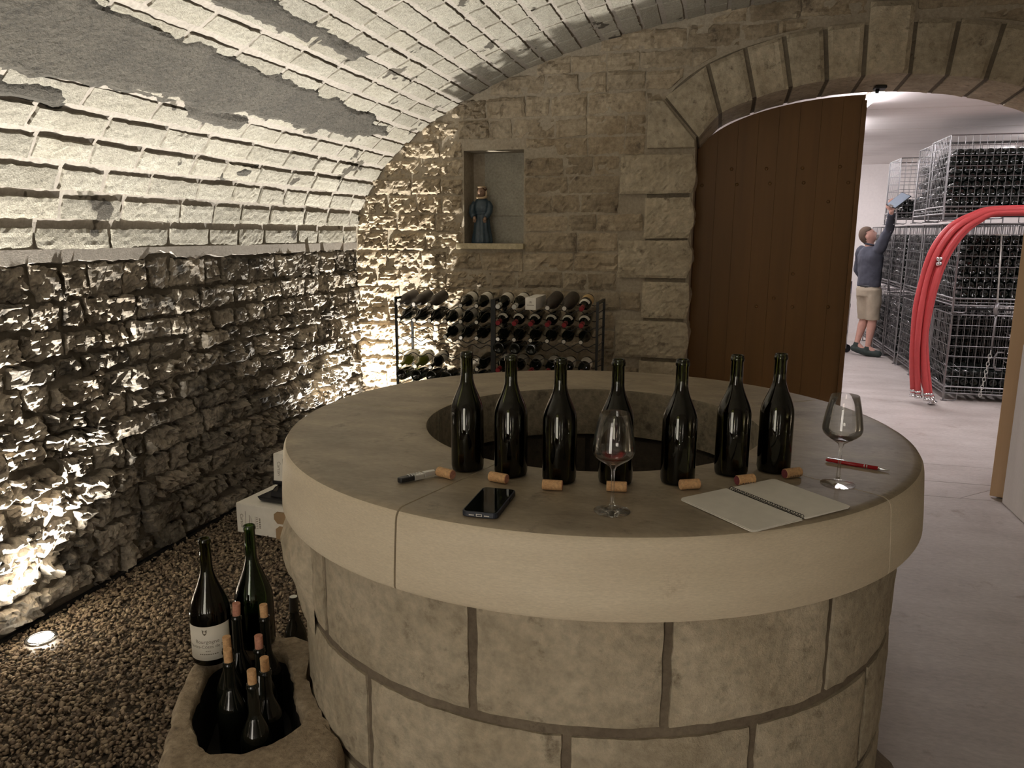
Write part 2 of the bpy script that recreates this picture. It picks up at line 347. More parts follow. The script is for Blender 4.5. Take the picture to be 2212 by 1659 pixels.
# spring band of mortar at the foot of the vault, ragged lower edge
V = []; F = []; n = 220
for i in range(n + 1):
    y = -3.2 + (BACK + 3.2) * i / n; lo = 1.470 + .018 * noise.noise(Vector((y * 9, 1, 2))) + .014 * noise.noise(Vector((y * 31, 4, 2)))
    if 3.15 < y < 3.35: lo += .03
    V += [(-2.70, y, lo), (-2.668, y, lo + .006), (-2.667, y, 1.530), (-2.70, y, 1.54)]
for i in range(n):
    for k in range(3): F.append((i * 4 + k, i * 4 + k + 1, i * 4 + k + 5, i * 4 + k + 4))
link('mortar_band', mk(V, F), M['vault_mortar'], wl)
# --- the barrel vault
V = []; F = []; UV = []; ns, nyv = 120, 90; smax = _ar[-1]
for i in range(ns + 1):
    s = smax * i / ns
    for j in range(nyv + 1):
        y = -3.3 + (BACK + 3.3 + .02) * j / nyv; V.append(vmap(y, s, (-.004 if s > .6 else -.006) + .003 * noise.noise(Vector((y * 7, s * 7, 0))))); UV.append((y, s))
for i in range(ns):
    for j in range(nyv): a = i * (nyv + 1) + j; F.append((a, a + 1, a + nyv + 2, a + nyv + 1))
me = mk(V, F, UV); ceil = link('ceiling', me, M['vault_mortar'], kind='structure')
so = ceil.modifiers.new('thick', 'SOLIDIFY'); so.thickness = .2; so.offset = 1
if me.polygons[len(me.polygons) // 2].normal.z > 0: so.offset = 1
else: so.offset = -1
rows = Rows(ceil, M['vault'], 'brick', 298)
s = .030; k = 0
while s < smax - .05:
    big = s > 1.6; h = .086 if not big else .105; s1 = s + h
    near = s < 3.2
    y = -3.15 + random.uniform(0, .3)
    while y < BACK - .01:
        w = random.uniform(.24, .40)
        if BACK - (y + w) < .12: w = BACK + .0 - y
        if not near or y < .6: w *= 1.6
        if y + w > BACK: w = BACK - y
        p = vmap(y + w, s1, 0); vis = (inframe(p) or inframe(vmap(y + w, s, 0)) or inframe(vmap(y + w / 2, s, 0))) and s < 3.0
        if y > -3.1:
            rr = vis and s < 2.6
            rows.put(block(vmap, y + .013, y + w - .013, s, s1, -.03, .0045 if s > .6 else .009, max(2, int(w / (.022 if rr else .12))), 5 if rr else 2, .0035, .004, random.random() * 99, 40, .3, jag=.004, tilt=.006), vis, True)
        y += w
    s = s1 + (.039 if not big else .030); k += 1
rows.done('far_bricks', True)
# rough cement left smeared over the bricks
def smearmask(y, s):
    n_ = noise.fractal(Vector((y * 5, s * 11, 3)), 1., 2.1, 4) * .045
    hw = float(np.interp(y, [1.2, 2.2, 3.0, 4.6, 5.1], [.235, .19, .15, .10, -.02])); m_ = hw - abs(s - .925) + n_
    for y0, s0, hy, hs in ((3.02, 1.355, .36, .060), (3.62, 1.355, .21, .040), (3.30, .725, .22, .036), (3.75, .45, .10, .036), (2.2, .665, .24, .036), (2.75, 1.55, .16, .04), (2.35, 1.36, .22, .05)):
        m_ = max(m_, min(hs - abs(s - s0), (hy - abs(y - y0)) * .5) + n_ * .6)
    return m_
V = []; F = []; ny_, ns_ = 300, 96
for i in range(ny_ + 1):
    y = 1.2 + (BACK - .005 - 1.2) * i / ny_
    for j in range(ns_ + 1):
        s = .36 + 1.28 * j / ns_; m_ = smearmask(y, s); V.append(vmap(y, s, -.03 if m_ < -.02 else min(.0125, .002 + m_ * .5) + .0028 * noise.fractal(Vector((y * 28, s * 28, 1)), 1., 2., 3)))
for i in range(ny_):
    for j in range(ns_):
        a = i * (ns_ + 1) + j; q = (a, a + 1, a + ns_ + 2, a + ns_ + 1)
        yy_ = 1.2 + (BACK - .005 - 1.2) * (i + .5) / ny_; ss_ = .36 + 1.28 * (j + .5) / ns_
        if smearmask(yy_, ss_) > -.03: F.append(q)
me = mesh(V, F); bm = bmesh.new(); bm.from_mesh(me); bmesh.ops.delete(bm, geom=[v for v in bm.verts if not v.link_faces], context='VERTS'); bm.to_mesh(me); bm.free()
link('cement_smear', me, M['smear'], ceil)
# --- end wall with arch and niche
YB = 5.80; NX0, NX1, NZ0, NZ1 = -1.805, -1.36, 1.53, 2.18
mb = MB(); xs = sorted(set([-2.9, NX0, NX1, -.19, 2.05, 4.75] + [round(-2.68 + .12 * i, 3) for i in range(1, 61)]))
xs = [x for x in xs if -2.9 <= x <= 4.75]
def col(x0, x1, lo0, lo1, hi0, hi1, y0=BACK, y1=YB): mb.add([(x0, y0, lo0), (x1, y0, lo1), (x1, y1, lo1), (x0, y1, lo0), (x0, y0, hi0), (x1, y0, hi1), (x1, y1, hi1), (x0, y1, hi0)], [(0, 3, 2, 1), (4, 5, 6, 7), (0, 1, 5, 4), (1, 2, 6, 5), (2, 3, 7, 6), (3, 0, 4, 7)])
for x0, x1 in zip(xs, xs[1:]):
    t0, t1 = max(vz(x0), 1.55) + .16, max(vz(x1), 1.55) + .16; xm = (x0 + x1) / 2
    if NX0 <= xm <= NX1:
        col(x0, x1, -.1, -.1, NZ0, NZ0); col(x0, x1, NZ1, NZ1, t0, t1); col(x0, x1, NZ0, NZ0, NZ1, NZ1, BACK + .23, YB)
    elif -.19 <= xm <= 2.05: col(x0, x1, ring_in(x0) + .10, ring_in(x1) + .10, t0, t1)
    else: col(x0, x1, -.1, -.1, t0, t1)
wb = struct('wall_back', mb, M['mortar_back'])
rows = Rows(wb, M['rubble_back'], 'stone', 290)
QL = [(-.675, 1.866, 2.117), (-.505, 1.571, 1.840), (-.675, 1.306, 1.557), (-.500, 1.029, 1.277), (-.678, .749, 1.007), (-.505, .470, .722), (-.675, .195, .445), (-.505, .005, .170)]
def left_edge(z):
    if z > 2.117: return -.515 if z < 2.47 else 99
    for x, a, b in QL:
        if a - .02 <= z <= b + .02: return x - .01
    return -.69
z = .01
while z < 3.0:
    h = random.uniform(.115, .150); zm = z + h / 2
    for (a, b) in ((z, z + h), ) :
        segs = []
        if zm < 1.5: xl = -2.675
        else: xl = VX - A_ * math.sqrt(max(0, 1 - ((zm - VZ) / B_) ** 2)) + .01 if zm < 3.04 else 99
        if abs(zm - 2.63) < .0: pass
        xr = min(left_edge(a + .01), left_edge(b - .01), left_edge(zm))
        if zm > 2.46:
            # ring outer crossing
            xx = -.5
            while xx < VX and ring_out(xx) < zm: xx += .01
            xr = xx - .01 if xx < VX else 99
        spans = []
        if xr == 99: spans = [(xl, 2 * VX - xl)]
        else: spans = [(xl, xr), (2 * VX - xr, 2 * VX - xl)]
        if NZ0 - .05 < b and a < NZ1 and spans:
            s0 = spans.pop(0); spans += [(s0[0], NX0 - .008), (NX1 + .008, s0[1])]
        for (p, q) in spans:
            if zm > 2.86: # keystone gap
                pp = [(p, min(q, .80)), (max(p, 1.065), q)]
            else: pp = [(p, q)]
            for (p_, q_) in pp:
                x = p_
                while x < q_ - .03:
                    w = random.uniform(.17, .40)
                    if q_ - (x + w) < .10: w = q_ - x
                    vis = inframe((x + w / 2, BACK, zm)) and not (x > 1.9)
                    rugged = 1 if x < -1.75 else .45
                    aa, bb = max(a, 0), b
                    if NX0 - .01 < x < NX1 + .1:
                        if aa < NZ1 < bb and aa > NZ0: aa = NZ1 + .004
                    nu = max(3, int(w / (.014 if vis and rugged == 1 else .02 if vis else .08))); nv = max(3, int(h / (.014 if vis and rugged == 1 else .022 if vis else .06)))
                    rows.put(block(backmap, x + .006, x + w - .006, aa + .008, bb - .008, -.02, random.uniform(.006, .024) * (.5 + rugged * .5), nu, nv, (.020 if rugged == 1 else .010), .007, random.random() * 99, 16 if rugged < 1 else 14, .6, tilt=.022 * rugged, rough2=.8 + .2 * (rugged == 1), jag=.004, facet=20 if rugged == 1 else 12), vis)
                    x += w
    z += h
rows.done('far_stones')
# quoins, both jambs
def clipq(pts): return pts
def quoin(x0, x1, z0, z1, side, proud=.045, seed=0):
    def mp(u, v, d):
        e = u - x1 if side > 0 else x0 - u       # ragged nose on the opening side
        return (u, BACK - d, v)
    V, F, UV = block(mp, x0, x1, z0, z1, -.42, proud, max(5, int((x1 - x0) / .018)), 14, .010, .003, seed, 11, .22, rough2=.9, jag=.001)
    out = []
    for (x, y, zz) in V:
        fr = (x - x0) / (x1 - x0) if side > 0 else (x1 - x) / (x1 - x0)
        if fr > .9:
            t = (zz - z0) / (z1 - z0); x += side * (.028 * math.sin(PI * min(1, max(0, t))) + .012 * noise.noise(Vector((y * 9, zz * 22, seed))))
        out.append((x, y, zz))
    return link('quoin', mk(out, F), M['quoin'], wb)
for i, (x, a, b) in enumerate(QL):
    quoin(x, -.205, a, b, 1, seed=i * 3.1); quoin(2.065, 2 * VX - x, a, b, -1, seed=i * 5.3 + 40)
for sg in (0, 1):
    for (xa, a, b), (xb, c, d_) in zip(QL, QL[1:]):
        x0, x1 = max(xa, xb) + .01, -.215
        if sg: x0, x1 = 2 * VX - x1, 2 * VX - x0
        mb = MB(); mb.box((x0, BACK - .012, d_ - .004), (x1, YB - .05, a + .004)); mb.build('joint', M['groove'], wb)
# arch ring: joints (inner x,z)-(outer x,z) on the left, mirrored on the right
JL = [((-.180, 2.215), (-.405, 2.480)), ((-.044, 2.372), (-.137, 2.672)), ((.166, 2.452), (.089, 2.760)), ((.381, 2.508), (.318, 2.822)), ((.592, 2.542), (.558, 2.858)), ((.800, 2.560), (.795, 2.868))]
def slope(x, y): return -.033 * max(0, (y - BACK)) / .4
def vouss(P, name='voussoir', proud=.03, seed=0, depth=.40):
    # P: polygon corners (inner a, inner b, outer b, outer a) -> grid block
    (ia, ib, ob, oa) = P
    def mp(u, v, d):
        x = (ia[0] * (1 - u) + ib[0] * u) * (1 - v) + (oa[0] * (1 - u) + ob[0] * u) * v; z = (ia[1] * (1 - u) + ib[1] * u) * (1 - v) + (oa[1] * (1 - u) + ob[1] * u) * v
        if v < .02: z = ia[1] * (1 - u) + ib[1] * u + .006 * math.sin(PI * u)
        y = BACK - d; return (x, y, z + slope(x, y) * (1 if v < .5 else 0))
    V, F, UV = block(mp, 0, 1, 0, 1, -depth, proud, 8, 12, .008, 0, seed, 5, .5, rough2=.9)
    return link(name, mk(V, F), M['quoin'], wb)
def lerp(p, q, t): return (p[0] + (q[0] - p[0]) * t, p[1] + (q[1] - p[1]) * t)
def shrink(P, g=.014):
    ia, ib, ob, oa = P; w1 = math.dist(ia, ib); w2 = math.dist(oa, ob)
    return (lerp(ia, ib, g / w1), lerp(ib, ia, g / w1), lerp(ob, oa, g / w2), lerp(oa, ob, g / w2))
mir = lambda p: (2 * VX - p[0], p[1])
for i in range(5):
    P = (JL[i][0], JL[i + 1][0], JL[i + 1][1], JL[i][1]); vouss(shrink(P), seed=i * 7.)
    vouss(shrink((mir(P[1]), mir(P[0]), mir(P[3]), mir(P[2]))), seed=i * 7. + 50)
vouss(((.812, 2.562), (1.048, 2.562), (1.055, 2.975), (.805, 2.982)), 'keystone', .055, 33.)
# springer stones under the ring (cut to the first joint)
for sgn in (1, -1):
    q = lambda x: x if sgn > 0 else 2 * VX - x
    P = [(-.505, 2.160), (-.192, 2.160), (-.195, 2.205), (-.41, 2.462), (-.505, 2.465)]
    P = [(q(x), z) for x, z in P]; mb = MB(); mb.prism(P, BACK - .045, BACK + .40, 1); o = mb.build('quoin', M['quoin'], wb); bevel(o, .008)
# mortar between the voussoirs
mb = MB(); Pin = []; Pout = []
for i in range(41):
    a = -.185 + 2.23 * i / 40; Pin.append((a, ring_in(a) + .004)); 
    xo = -.40 + (2.66) * i / 40; Pout.append((xo, ring_out(xo) - .012))
for i in range(40):
    a, b, c, d = Pin[i], Pin[i + 1], Pout[i + 1], Pout[i]; V = [(p[0], y, p[1] + slope(0, y) * (k < 2)) for y in (BACK - .004, YB) for k, p in enumerate((a, b, c, d))]
    mb.add(V, [(0, 1, 2, 3), (7, 6, 5, 4), (0, 4, 5, 1), (2, 6, 7, 3), (1, 5, 6, 2), (3, 7, 4, 0)])
mb.build('arch_mortar', M['groove'], wb)
# niche: slab lining and shelf
mb = MB(); mb.box((NX0 + .09, BACK + .222, NZ0 + .20), (NX1, BACK + .232, NZ1)); mb.build('niche_slab', M['niche'], wb)
mb = MB(); mb.box((NX0 + .06, BACK + .218, NZ0), (NX1, BACK + .231, NZ0 + .196)); mb.build('niche_slab', M['niche'], wb)
mb = MB(); mb.box((-1.853, BACK - .055, 1.489), (-1.349, BACK + .22, 1.529)); bevel(mb.build('niche_shelf', M['shelf'], wb), .004)
# --- unseen sides of the cellar: right wall, rear wall
mb = MB(); mb.box((4.53, -3.4, -.1), (4.8, BACK, 1.52)); struct('wall_right', mb, M['mortar_back'])
mb = MB(); mb.box((-2.9, -2.45, -.1), (4.8, -2.2, 3.2)); struct('wall_rear', mb, M['ceil_conc'])
d3 = MB(); d3.box((-1.44, -2.2, 0), (-1.38, -2.15, 2.16)); d3.box((-.42, -2.2, 0), (-.36, -2.15, 2.16)); d3.box((-1.44, -2.2, 2.10), (-.36, -2.15, 2.16)); d3.box((-.915, -2.2, 0), (-.885, -2.16, 2.1)); d3.box((-1.38, -2.2, 0), (-.42, -2.16, .12)); d3 = struct('door_3', d3, M['door'])
for x0, x1 in ((-1.38, -.915), (-.885, -.42)):
    mb = MB(); mb.box((x0, -2.195, .12), (x1, -2.185, 2.10)); mb.build('lit_frosted_pane', M['pane'], d3)
# --- floors
mb = MB(); mb.box((-2.95, -3.4, -.12), (-.45, BACK, -.018)); fl = struct('floor', mb, M['earth'])
mb = MB(); fx = struct('floor_concrete', MB(), M['concrete']) if False else None
def slab(poly): mb = MB(); mb.prism(poly, -.10, 0); return mb
conc = struct('floor_concrete', slab([(-.45, -3.4), (4.8, -3.4), (4.8, 5.055), (-.45, 5.055)]), M['concrete'])
for poly in ([(-.45, 5.060), (1.52, 5.060), (1.86, YB - .42), (-.45, YB - .42)], [(1.525, 5.060), (4.8, 5.060), (4.8, YB - .42), (1.866, YB - .42)], [(-.19, YB - .415), (2.05, YB - .415), (2.05, YB), (-.19, YB)], [(-1.2, YB + .003), (5.2, YB + .003), (5.2, 13.8), (-1.2, 13.8)]):
    slab(poly).build('floor_slab', M['concrete'], conc)
mb = MB(); mb.box((-.5, -3.4, -.2), (5.2, 13.8, -.06)); mb.build('slab_bed', M['earth'], conc)
# --- concrete cellar beyond the arch
mb = MB(); mb.box((-1.3, YB, 2.70), (5.3, 13.8, 2.95)); c2 = struct('ceiling_concrete', mb, M['ceil_conc'])
for k in range(5):
    mb = MB(); mb.box((-1.2, YB + .5 + k * 1.45, 2.6992), (5.2, YB + .503 + k * 1.45, 2.7008)); mb.build('board_mark', M['mortar_back'], c2)
mb = MB(); mb.box((-1.3, 13.6, -.05), (5.3, 13.85, 2.72)); struct('wall_far', mb, M['ceil_conc'])
mb = MB(); mb.box((-1.35, YB, -.05), (-1.1, 13.8, 2.72)); struct('wall_far_left', mb, M['ceil_conc'])
mb = MB(); mb.box((5.15, YB, -.05), (5.4, 13.8, 2.72)); struct('wall_far_right', mb, M['ceil_conc'])
mb = MB(); mb.box((4.7, BACK, -.05), (5.4, YB, 3.2)); mb.box((-1.3, YB - .02, 2.7), (5.3, YB + .02, 3.2)); struct('trim_1', mb, M['ceil_conc'])
# --- the two oak leaves
def ltop(x): return ring_in(x) - .052
mb = MB(); xs = [-.185 + .1335 * i for i in range(9)]; pl = []
d1 = struct('door_1', (lambda m_: (m_.box((-.17, YB - .022, .012), (.868, YB + .012, 2.2)), m_)[1])(MB()), M['door'])
for i in range(8):       # boards, top cut to the arch
    a, b = xs[i] + .0003, xs[i + 1] - .0003; top = [(a + (b - a) * t / 4, ltop(max(a + (b - a) * t / 4, -.178))) for t in range(5)]
    mb = MB(); mb.prism([(a, .012), (b, .012)] + top[::-1], YB - .055, YB - .022, 1); bevel(mb.build('board', M['door'], d1), .0008, 1)
mb = MB(); mb.prism([(.80, 2.15), (.868, 2.15), (.868, ltop(.868)), (.80, ltop(.80))], YB - .022, YB + .012, 1)
mb.prism([(-.17, 2.15), (.80, 2.15), (.80, ltop(.80))] + [(.80 - .097 * t, ltop(.80 - .097 * t)) for t in range(1, 11)], YB - .022, YB + .010, 1); mb.build('door_core', M['door'], d1)
mb = MB(); mb.box((-.235, YB - .035, .0), (-.172, YB + .03, 2.24)); mb.build('door_stop', M['door'], d1)
mb = MB(); mb.box((.862, YB - .075, .012), (.892, YB + .020, 2.475)); mb.build('meeting_edge', M['door'], d1)
for x, z in [(.052, 2.049), (.285, 2.048), (.52, 2.047), (.76, 2.052), (-.145, 1.941), (.094, 1.944), (.314, 1.948), (.535, 1.95), (.82, 1.947), (.703, 1.822), (.508, 1.327), (.392, 1.154), (.522, 1.095), (.278, 1.092), (.759, 1.101)]:
    mb = MB(); mb.tube([(x, YB - .0555, z), (x, YB - .060, z)], [.012, .007], 10); mb.build('bolt_head', M['door'], d1, True)
# right leaf swung back towards the cellar
d2 = struct('door_2', (lambda m_: (m_.box((0, 0, .012), (.06, .70, 2.36)), m_)[1])(MB()), M['door']); d2.location = (1.735, 5.13, 0); d2.rotation_euler = (0, 0, R(-24))
mb = MB(); mb.box((-.028, -.018, .012), (.058, -.0005, 2.36)); bevel(mb.build('edge_strip', M['door_edge'], d2), .002)
mb = MB(); mb.box((1.74, 4.30, 0), (1.98, 5.03, .98)); o = mb.build('trim_2', M['ceil_conc']); o['kind'] = 'structure'; bevel(o, .01)
# ------------------------------------------------------------------ the round stone well used as a tasting table
WX, WY, TZ = -.364, 2.322, 1.02
well = thing('stone_well', 'large round limestone well used as a tasting table in the middle of the cellar', 'well', (WX, WY, 0))
# rim stones with rounded arris (profile: inner bottom -> inner top -> outer top -> outer bottom)
prof = [(.5145, .842), (.5145, 1.012), (.517, 1.018), (.524, 1.020)] + [(.56 + .06 * i, 1.020) for i in range(6)] + [(.905, 1.020), (.917, 1.0185), (.926, 1.0135), (.932, 1.004), (.9345, .990), (.9345 + .004, .94), (.9345 + .008, .885), (.944, .846), (.941, .840), (.936, .838)]
cuts = [-107.2, -34.8, 36.0, 179.3, 252.8]
for a0, a1 in zip(cuts, cuts[1:]):
    mb = MB(); n = max(24, int((a1 - a0) / 1.5)); mb.lathe(prof + [prof[0]], n, (0, 0, 0), a0 + .16, a1 - .16); me = mb.mesh()
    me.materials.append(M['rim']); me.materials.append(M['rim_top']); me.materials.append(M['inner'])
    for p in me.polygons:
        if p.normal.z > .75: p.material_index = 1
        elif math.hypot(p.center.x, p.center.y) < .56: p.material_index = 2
    smooth_by(me, 32); link('rim_stone', me, None, well)
ZC = [(.565, .832), (.275, .538), (.012, .246)]
rnd = random.Random(3)
for c, (z0, z1) in enumerate(ZC):
    off = -97.1 if c != 1 else -83.4; st = 360 / 13.25; angs = [off + st * i for i in range(13)]
    for i in range(13):
        a0 = angs[i]; a1 = angs[i + 1] if i < 12 else off + 360
        boss = c == 0 and i == 11 and False
        g = .7
        def mp(u, v, d): return ((.893 + d) * math.cos(R(u)), (.893 + d) * math.sin(R(u)), v)
        V = []; F = []; nu, nv = max(8, int((a1 - a0) / 2)), 10
        n0 = 0; idx = {}
        for j in range(nv + 1):
            for k in range(nu + 1):
                u = a0 + g + (a1 - a0 - 2 * g) * k / nu; v = z0 + (z1 - z0) * j / nv
                e = min(k, nu - k, j, nv - j)
                if e == 0: u += .25 * noise.noise(Vector((u * 3, v * 30, c))); v += .004 * noise.noise(Vector((u * .8, v * 9, c + 9)))
                d = -.006 * (e == 0) + .004 * noise.fractal(Vector((u * .35, v * 18, c * 7)), 1., 2., 3)
                idx[k, j] = len(V); V.append(mp(u, v, d))
        for j in range(nv):
            for k in range(nu): F.append((idx[k, j], idx[k + 1, j], idx[k + 1, j + 1], idx[k, j + 1]))
        ring = [(k, 0) for k in range(nu)] + [(nu, j) for j in range(nv)] + [(k, nv) for k in range(nu, 0, -1)] + [(0, j) for j in range(nv, 0, -1)]
        b = len(V)
        for (k, j) in ring: u = a0 + g + (a1 - a0 - 2 * g) * k / nu; v = z0 + (z1 - z0) * j / nv; V.append(mp(u, v, -.06))
        m_ = len(ring)
        for k in range(m_): F.append((idx[ring[k]], b + k, b + (k + 1) % m_, idx[ring[(k + 1) % m_]]))
        me = mk(V, F); smooth_by(me, 40); link('stone', me, M['well'], well)
mb = MB(); mb.lathe([(.56, .0), (.881, .0), (.881, .836), (.56, .836), (.56, .0)], 72); mb.build('joint_mortar', M['joint'], well, True)
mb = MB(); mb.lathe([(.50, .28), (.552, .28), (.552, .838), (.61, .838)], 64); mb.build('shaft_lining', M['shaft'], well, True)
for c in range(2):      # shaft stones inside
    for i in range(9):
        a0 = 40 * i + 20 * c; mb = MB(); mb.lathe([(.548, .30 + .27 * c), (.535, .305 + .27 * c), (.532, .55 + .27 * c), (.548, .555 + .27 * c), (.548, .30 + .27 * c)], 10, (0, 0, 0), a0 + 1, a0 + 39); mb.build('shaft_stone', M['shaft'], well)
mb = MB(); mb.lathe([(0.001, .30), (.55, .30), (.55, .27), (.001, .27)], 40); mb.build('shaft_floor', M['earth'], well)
# rough boss of stone under the rim on the left
V = []; F = []; nu, nv = 20, 16
for j in range(nv + 1):
    for i in range(nu + 1):
        a = -174 + 37 * i / nu; z = .50 + .325 * j / nv; s_ = math.sin(PI * i / nu) ** .6 * (math.sin(PI * min(1, max(0, (z - .50) / .325))) ** .5) if 0 < i < nu else 0
        up = .35 + .65 * min(1, max(0, (z - .60) / .07)); d = .072 * s_ * up + .018 * s_ * noise.fractal(Vector((a * .12, z * 11, 3)), 1., 2., 3)
        V.append(((.892 + d) * math.cos(R(a)), (.892 + d) * math.sin(R(a)), z))
for j in range(nv):
    for i in range(nu): a = j * (nu + 1) + i; F.append((a, a + 1, a + nu + 2, a + nu + 1))
me = mk(V, F); smooth_by(me, 60); o = link('rough_boss', me, M['well'], well); o['label'] = 'rough projecting boss of stone under the rim'
# mortar fillet at the foot, right side
mb = MB(); V = []; F = []
for i in range(25):
    a = -60 + 62 * i / 24; w = .05 + .055 * math.sin(PI * i / 24) ** .5 + .012 * noise.noise(Vector((i * .6, 0, 2)))
    V += [(.88 * math.cos(R(a)), .88 * math.sin(R(a)), .05), ((.89 + w * .7) * math.cos(R(a)), (.89 + w * .7) * math.sin(R(a)), .016), ((.89 + w) * math.cos(R(a)), (.89 + w) * math.sin(R(a)), .0015)]
for i in range(24):
    for k in range(2): F.append((i * 3 + k, i * 3 + k + 1, i * 3 + k + 4, i * 3 + k + 3))
link('mortar_fillet', mk(V, F), M['joint'], well)
# ------------------------------------------------------------------ stone basin beside the well
BZ = .30
OUT = [(-1.371, 1.540), (-1.412, 1.60), (-1.465, 1.710), (-1.505, 1.81), (-1.500, 1.91), (-1.455, 1.995), (-1.355, 2.030), (-1.258, 2.040), (-1.19, 1.99), (-1.12, 1.86), (-1.04, 1.755), (-.95, 1.66), (-.885, 1.60), (-.865, 1.53), (-.93, 1.42), (-1.03, 1.35), (-1.16, 1.33), (-1.28, 1.39)]
INN = [(-1.371, 1.650), (-1.405, 1.73), (-1.435, 1.80), (-1.415, 1.87), (-1.33, 1.925), (-1.255, 1.915), (-1.20, 1.87), (-1.15, 1.80), (-1.10, 1.73), (-1.04, 1.655), (-1.03, 1.615), (-1.06, 1.545), (-1.10, 1.495), (-1.137, 1.480), (-1.19, 1.475), (-1.24, 1.500), (-1.29, 1.54), (-1.335, 1.59)]
def smoothloop(P, n=72):
    P = [Vector((*p, 0)) for p in P]; m = len(P); out = []
    for i in range(n):
        t = i * m / n; k = int(t); f = t - k; a, b, c, d = P[(k - 1) % m], P[k % m], P[(k + 1) % m], P[(k + 2) % m]
        q = .5 * ((2 * b) + (c - a) * f + (2 * a - 5 * b + 4 * c - d) * f * f + (3 * b - a - 3 * c + d) * f ** 3); out.append((q.x, q.y))
    return out
bas = thing('stone_basin', 'weathered stone basin full of corked bottles standing against the foot of the well', 'basin', (-1.17, 1.68, 0))
def resample(P, n=80):
    C0 = Vector((-1.20, 1.69)); L = smoothloop(P, 400); out = []
    for i in range(n):
        a = 2 * PI * i / n; best = max(L, key=lambda p: (math.cos(math.atan2(p[1] - C0.y, p[0] - C0.x) - a)))
        out.append(best)
    return out
O_ = resample(OUT); I_ = resample(INN); nb = 80
def off(P, t): return [((x + 1.20) * (1 + t) - 1.20, (y - 1.69) * (1 + t) + 1.69) for x, y in P]
loops = [(off(O_, -.02), 0.0), (off(O_, .015), .10), (off(O_, .01), .20), (off(O_, 0), .265), (off(O_, -.03), .292), (off(O_, -.07), BZ)] + \
    [([lerp(a, b, t) for a, b in zip(off(O_, -.07), off(I_, .05))], BZ) for t in (.33, .66)] + [(off(I_, .05), BZ - .001), (off(I_, .01), BZ - .010), (off(I_, 0), BZ - .03), (off(I_, -.06), .16), (off(I_, -.10), .125), (off(I_, -.5), .120), (off(I_, -.99), .120)]
V = []; F = []
for k, (L, z) in enumerate(loops):
    for i, (x, y) in enumerate(L):
        nz = .007 * noise.fractal(Vector((x * 22, y * 22, z * 22)), 1., 2., 3) if k < 12 else 0; rr = 1 + nz * .8
        if (x - WX) ** 2 + (y - WY) ** 2 < .897 ** 2 and k < 9:
            dd = math.hypot(x - WX, y - WY); x = WX + (x - WX) * .9 / dd; y = WY + (y - WY) * .9 / dd
        V.append((x + nz + 1.17, y + nz - 1.68, max(0, z + nz * (k in (4, 5, 6, 7, 8, 9)))))
for k in range(len(loops) - 1):
    for i in range(nb): F.append((k * nb + i, k * nb + (i + 1) % nb, (k + 1) * nb + (i + 1) % nb, (k + 1) * nb + i))
me = mk(V, F); me.materials.append(M['basin']); me.materials.append(M['basin_shade'])
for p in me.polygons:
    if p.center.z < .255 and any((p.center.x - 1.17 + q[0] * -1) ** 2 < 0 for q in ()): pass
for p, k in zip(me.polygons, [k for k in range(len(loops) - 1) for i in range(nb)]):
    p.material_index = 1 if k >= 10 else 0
smooth_by(me, 60); link('basin_body', me, None, bas)
# ------------------------------------------------------------------ bottles
def bprof(H, r, rn, zs, zn, ring=True):
    """burgundy outline: height, body radius, neck radius, shoulder start, neck start"""
    P = [(.001, .010), (r * .55, .004), (r * .80, .0), (r * .95, .0025), (r, .012), (r, zs)]
    for i in range(1, 9):
        t = i / 9; P.append((rn + .0015 + (r - rn - .0015) * (1 - (3 * t * t - 2 * t ** 3)) ** .93, zs + (zn - zs) * t))
    P += [(rn + .001, zn), (rn, H - .016)]
    if ring: P += [(rn + .0022, H - .014), (rn + .0022, H - .007), (rn + .0008, H - .005), (rn + .0008, H - .001), (rn - .001, H)]
    else: P += [(rn, H - .001), (rn - .001, H)]
    return P
def open_bottle(name, label, loc, H=.296, r=.0408, glassm='olive', fill=.20, group=None, cat='bottle', zs=.148, zn=.232, rn=.0142):
    t = thing(name, label, cat, loc, random.uniform(0, 6), group)
    P = bprof(H, r, rn, zs, zn); inner = [(max(.001, a - .0028), b + (.004 if b < .02 else 0)) for a, b in P[2:-5]] + [(rn - .0028, H - .001)]
    mb = MB(); mb.lathe(P + inner[::-1] + [(.001, .014)], 40); me = mb.mesh(); smooth_by(me, 50); link('glass_shell', me, M[glassm], t)
    W_ = [(max(.001, a - .0032), b + .005) for a, b in P[3:] if b + .005 < fill]; W_ = [(.001, W_[0][1])] + W_
    lr = np.interp(fill, [b for a, b in P[4:]], [a for a, b in P[4:]]) - .0032; W_ += [(lr, fill), (.001, fill)]
    mb = MB(); mb.lathe(W_, 32); me = mb.mesh(); smooth_by(me, 50); link('wine', me, M['wine'], t)
    return t
TB = [(-.582, 1.745, .170), (-.466, 1.731, .185), (-.342, 1.715, .222), (-.211, 1.740, .235), (-.068, 1.780, .238), (.056, 1.884, .238), (.159, 1.936, .240)]
ordn = ['leftmost of the row on the well, with the greenest neck', 'second from left in the row, behind the phone', 'third from left, between the phone and the near glass', 'middle one of the row, behind the near wine glass', 'fifth from left, behind the left page of the notebook', 'second from right in the row on the well', 'rightmost of the row on the well']
for i, ((x, y, f), l) in enumerate(zip(TB, ordn)):
    open_bottle('wine_bottle', 'open bottle, ' + l, (x, y, TZ + .0005), fill=f, group='open bottles in a row on the well')
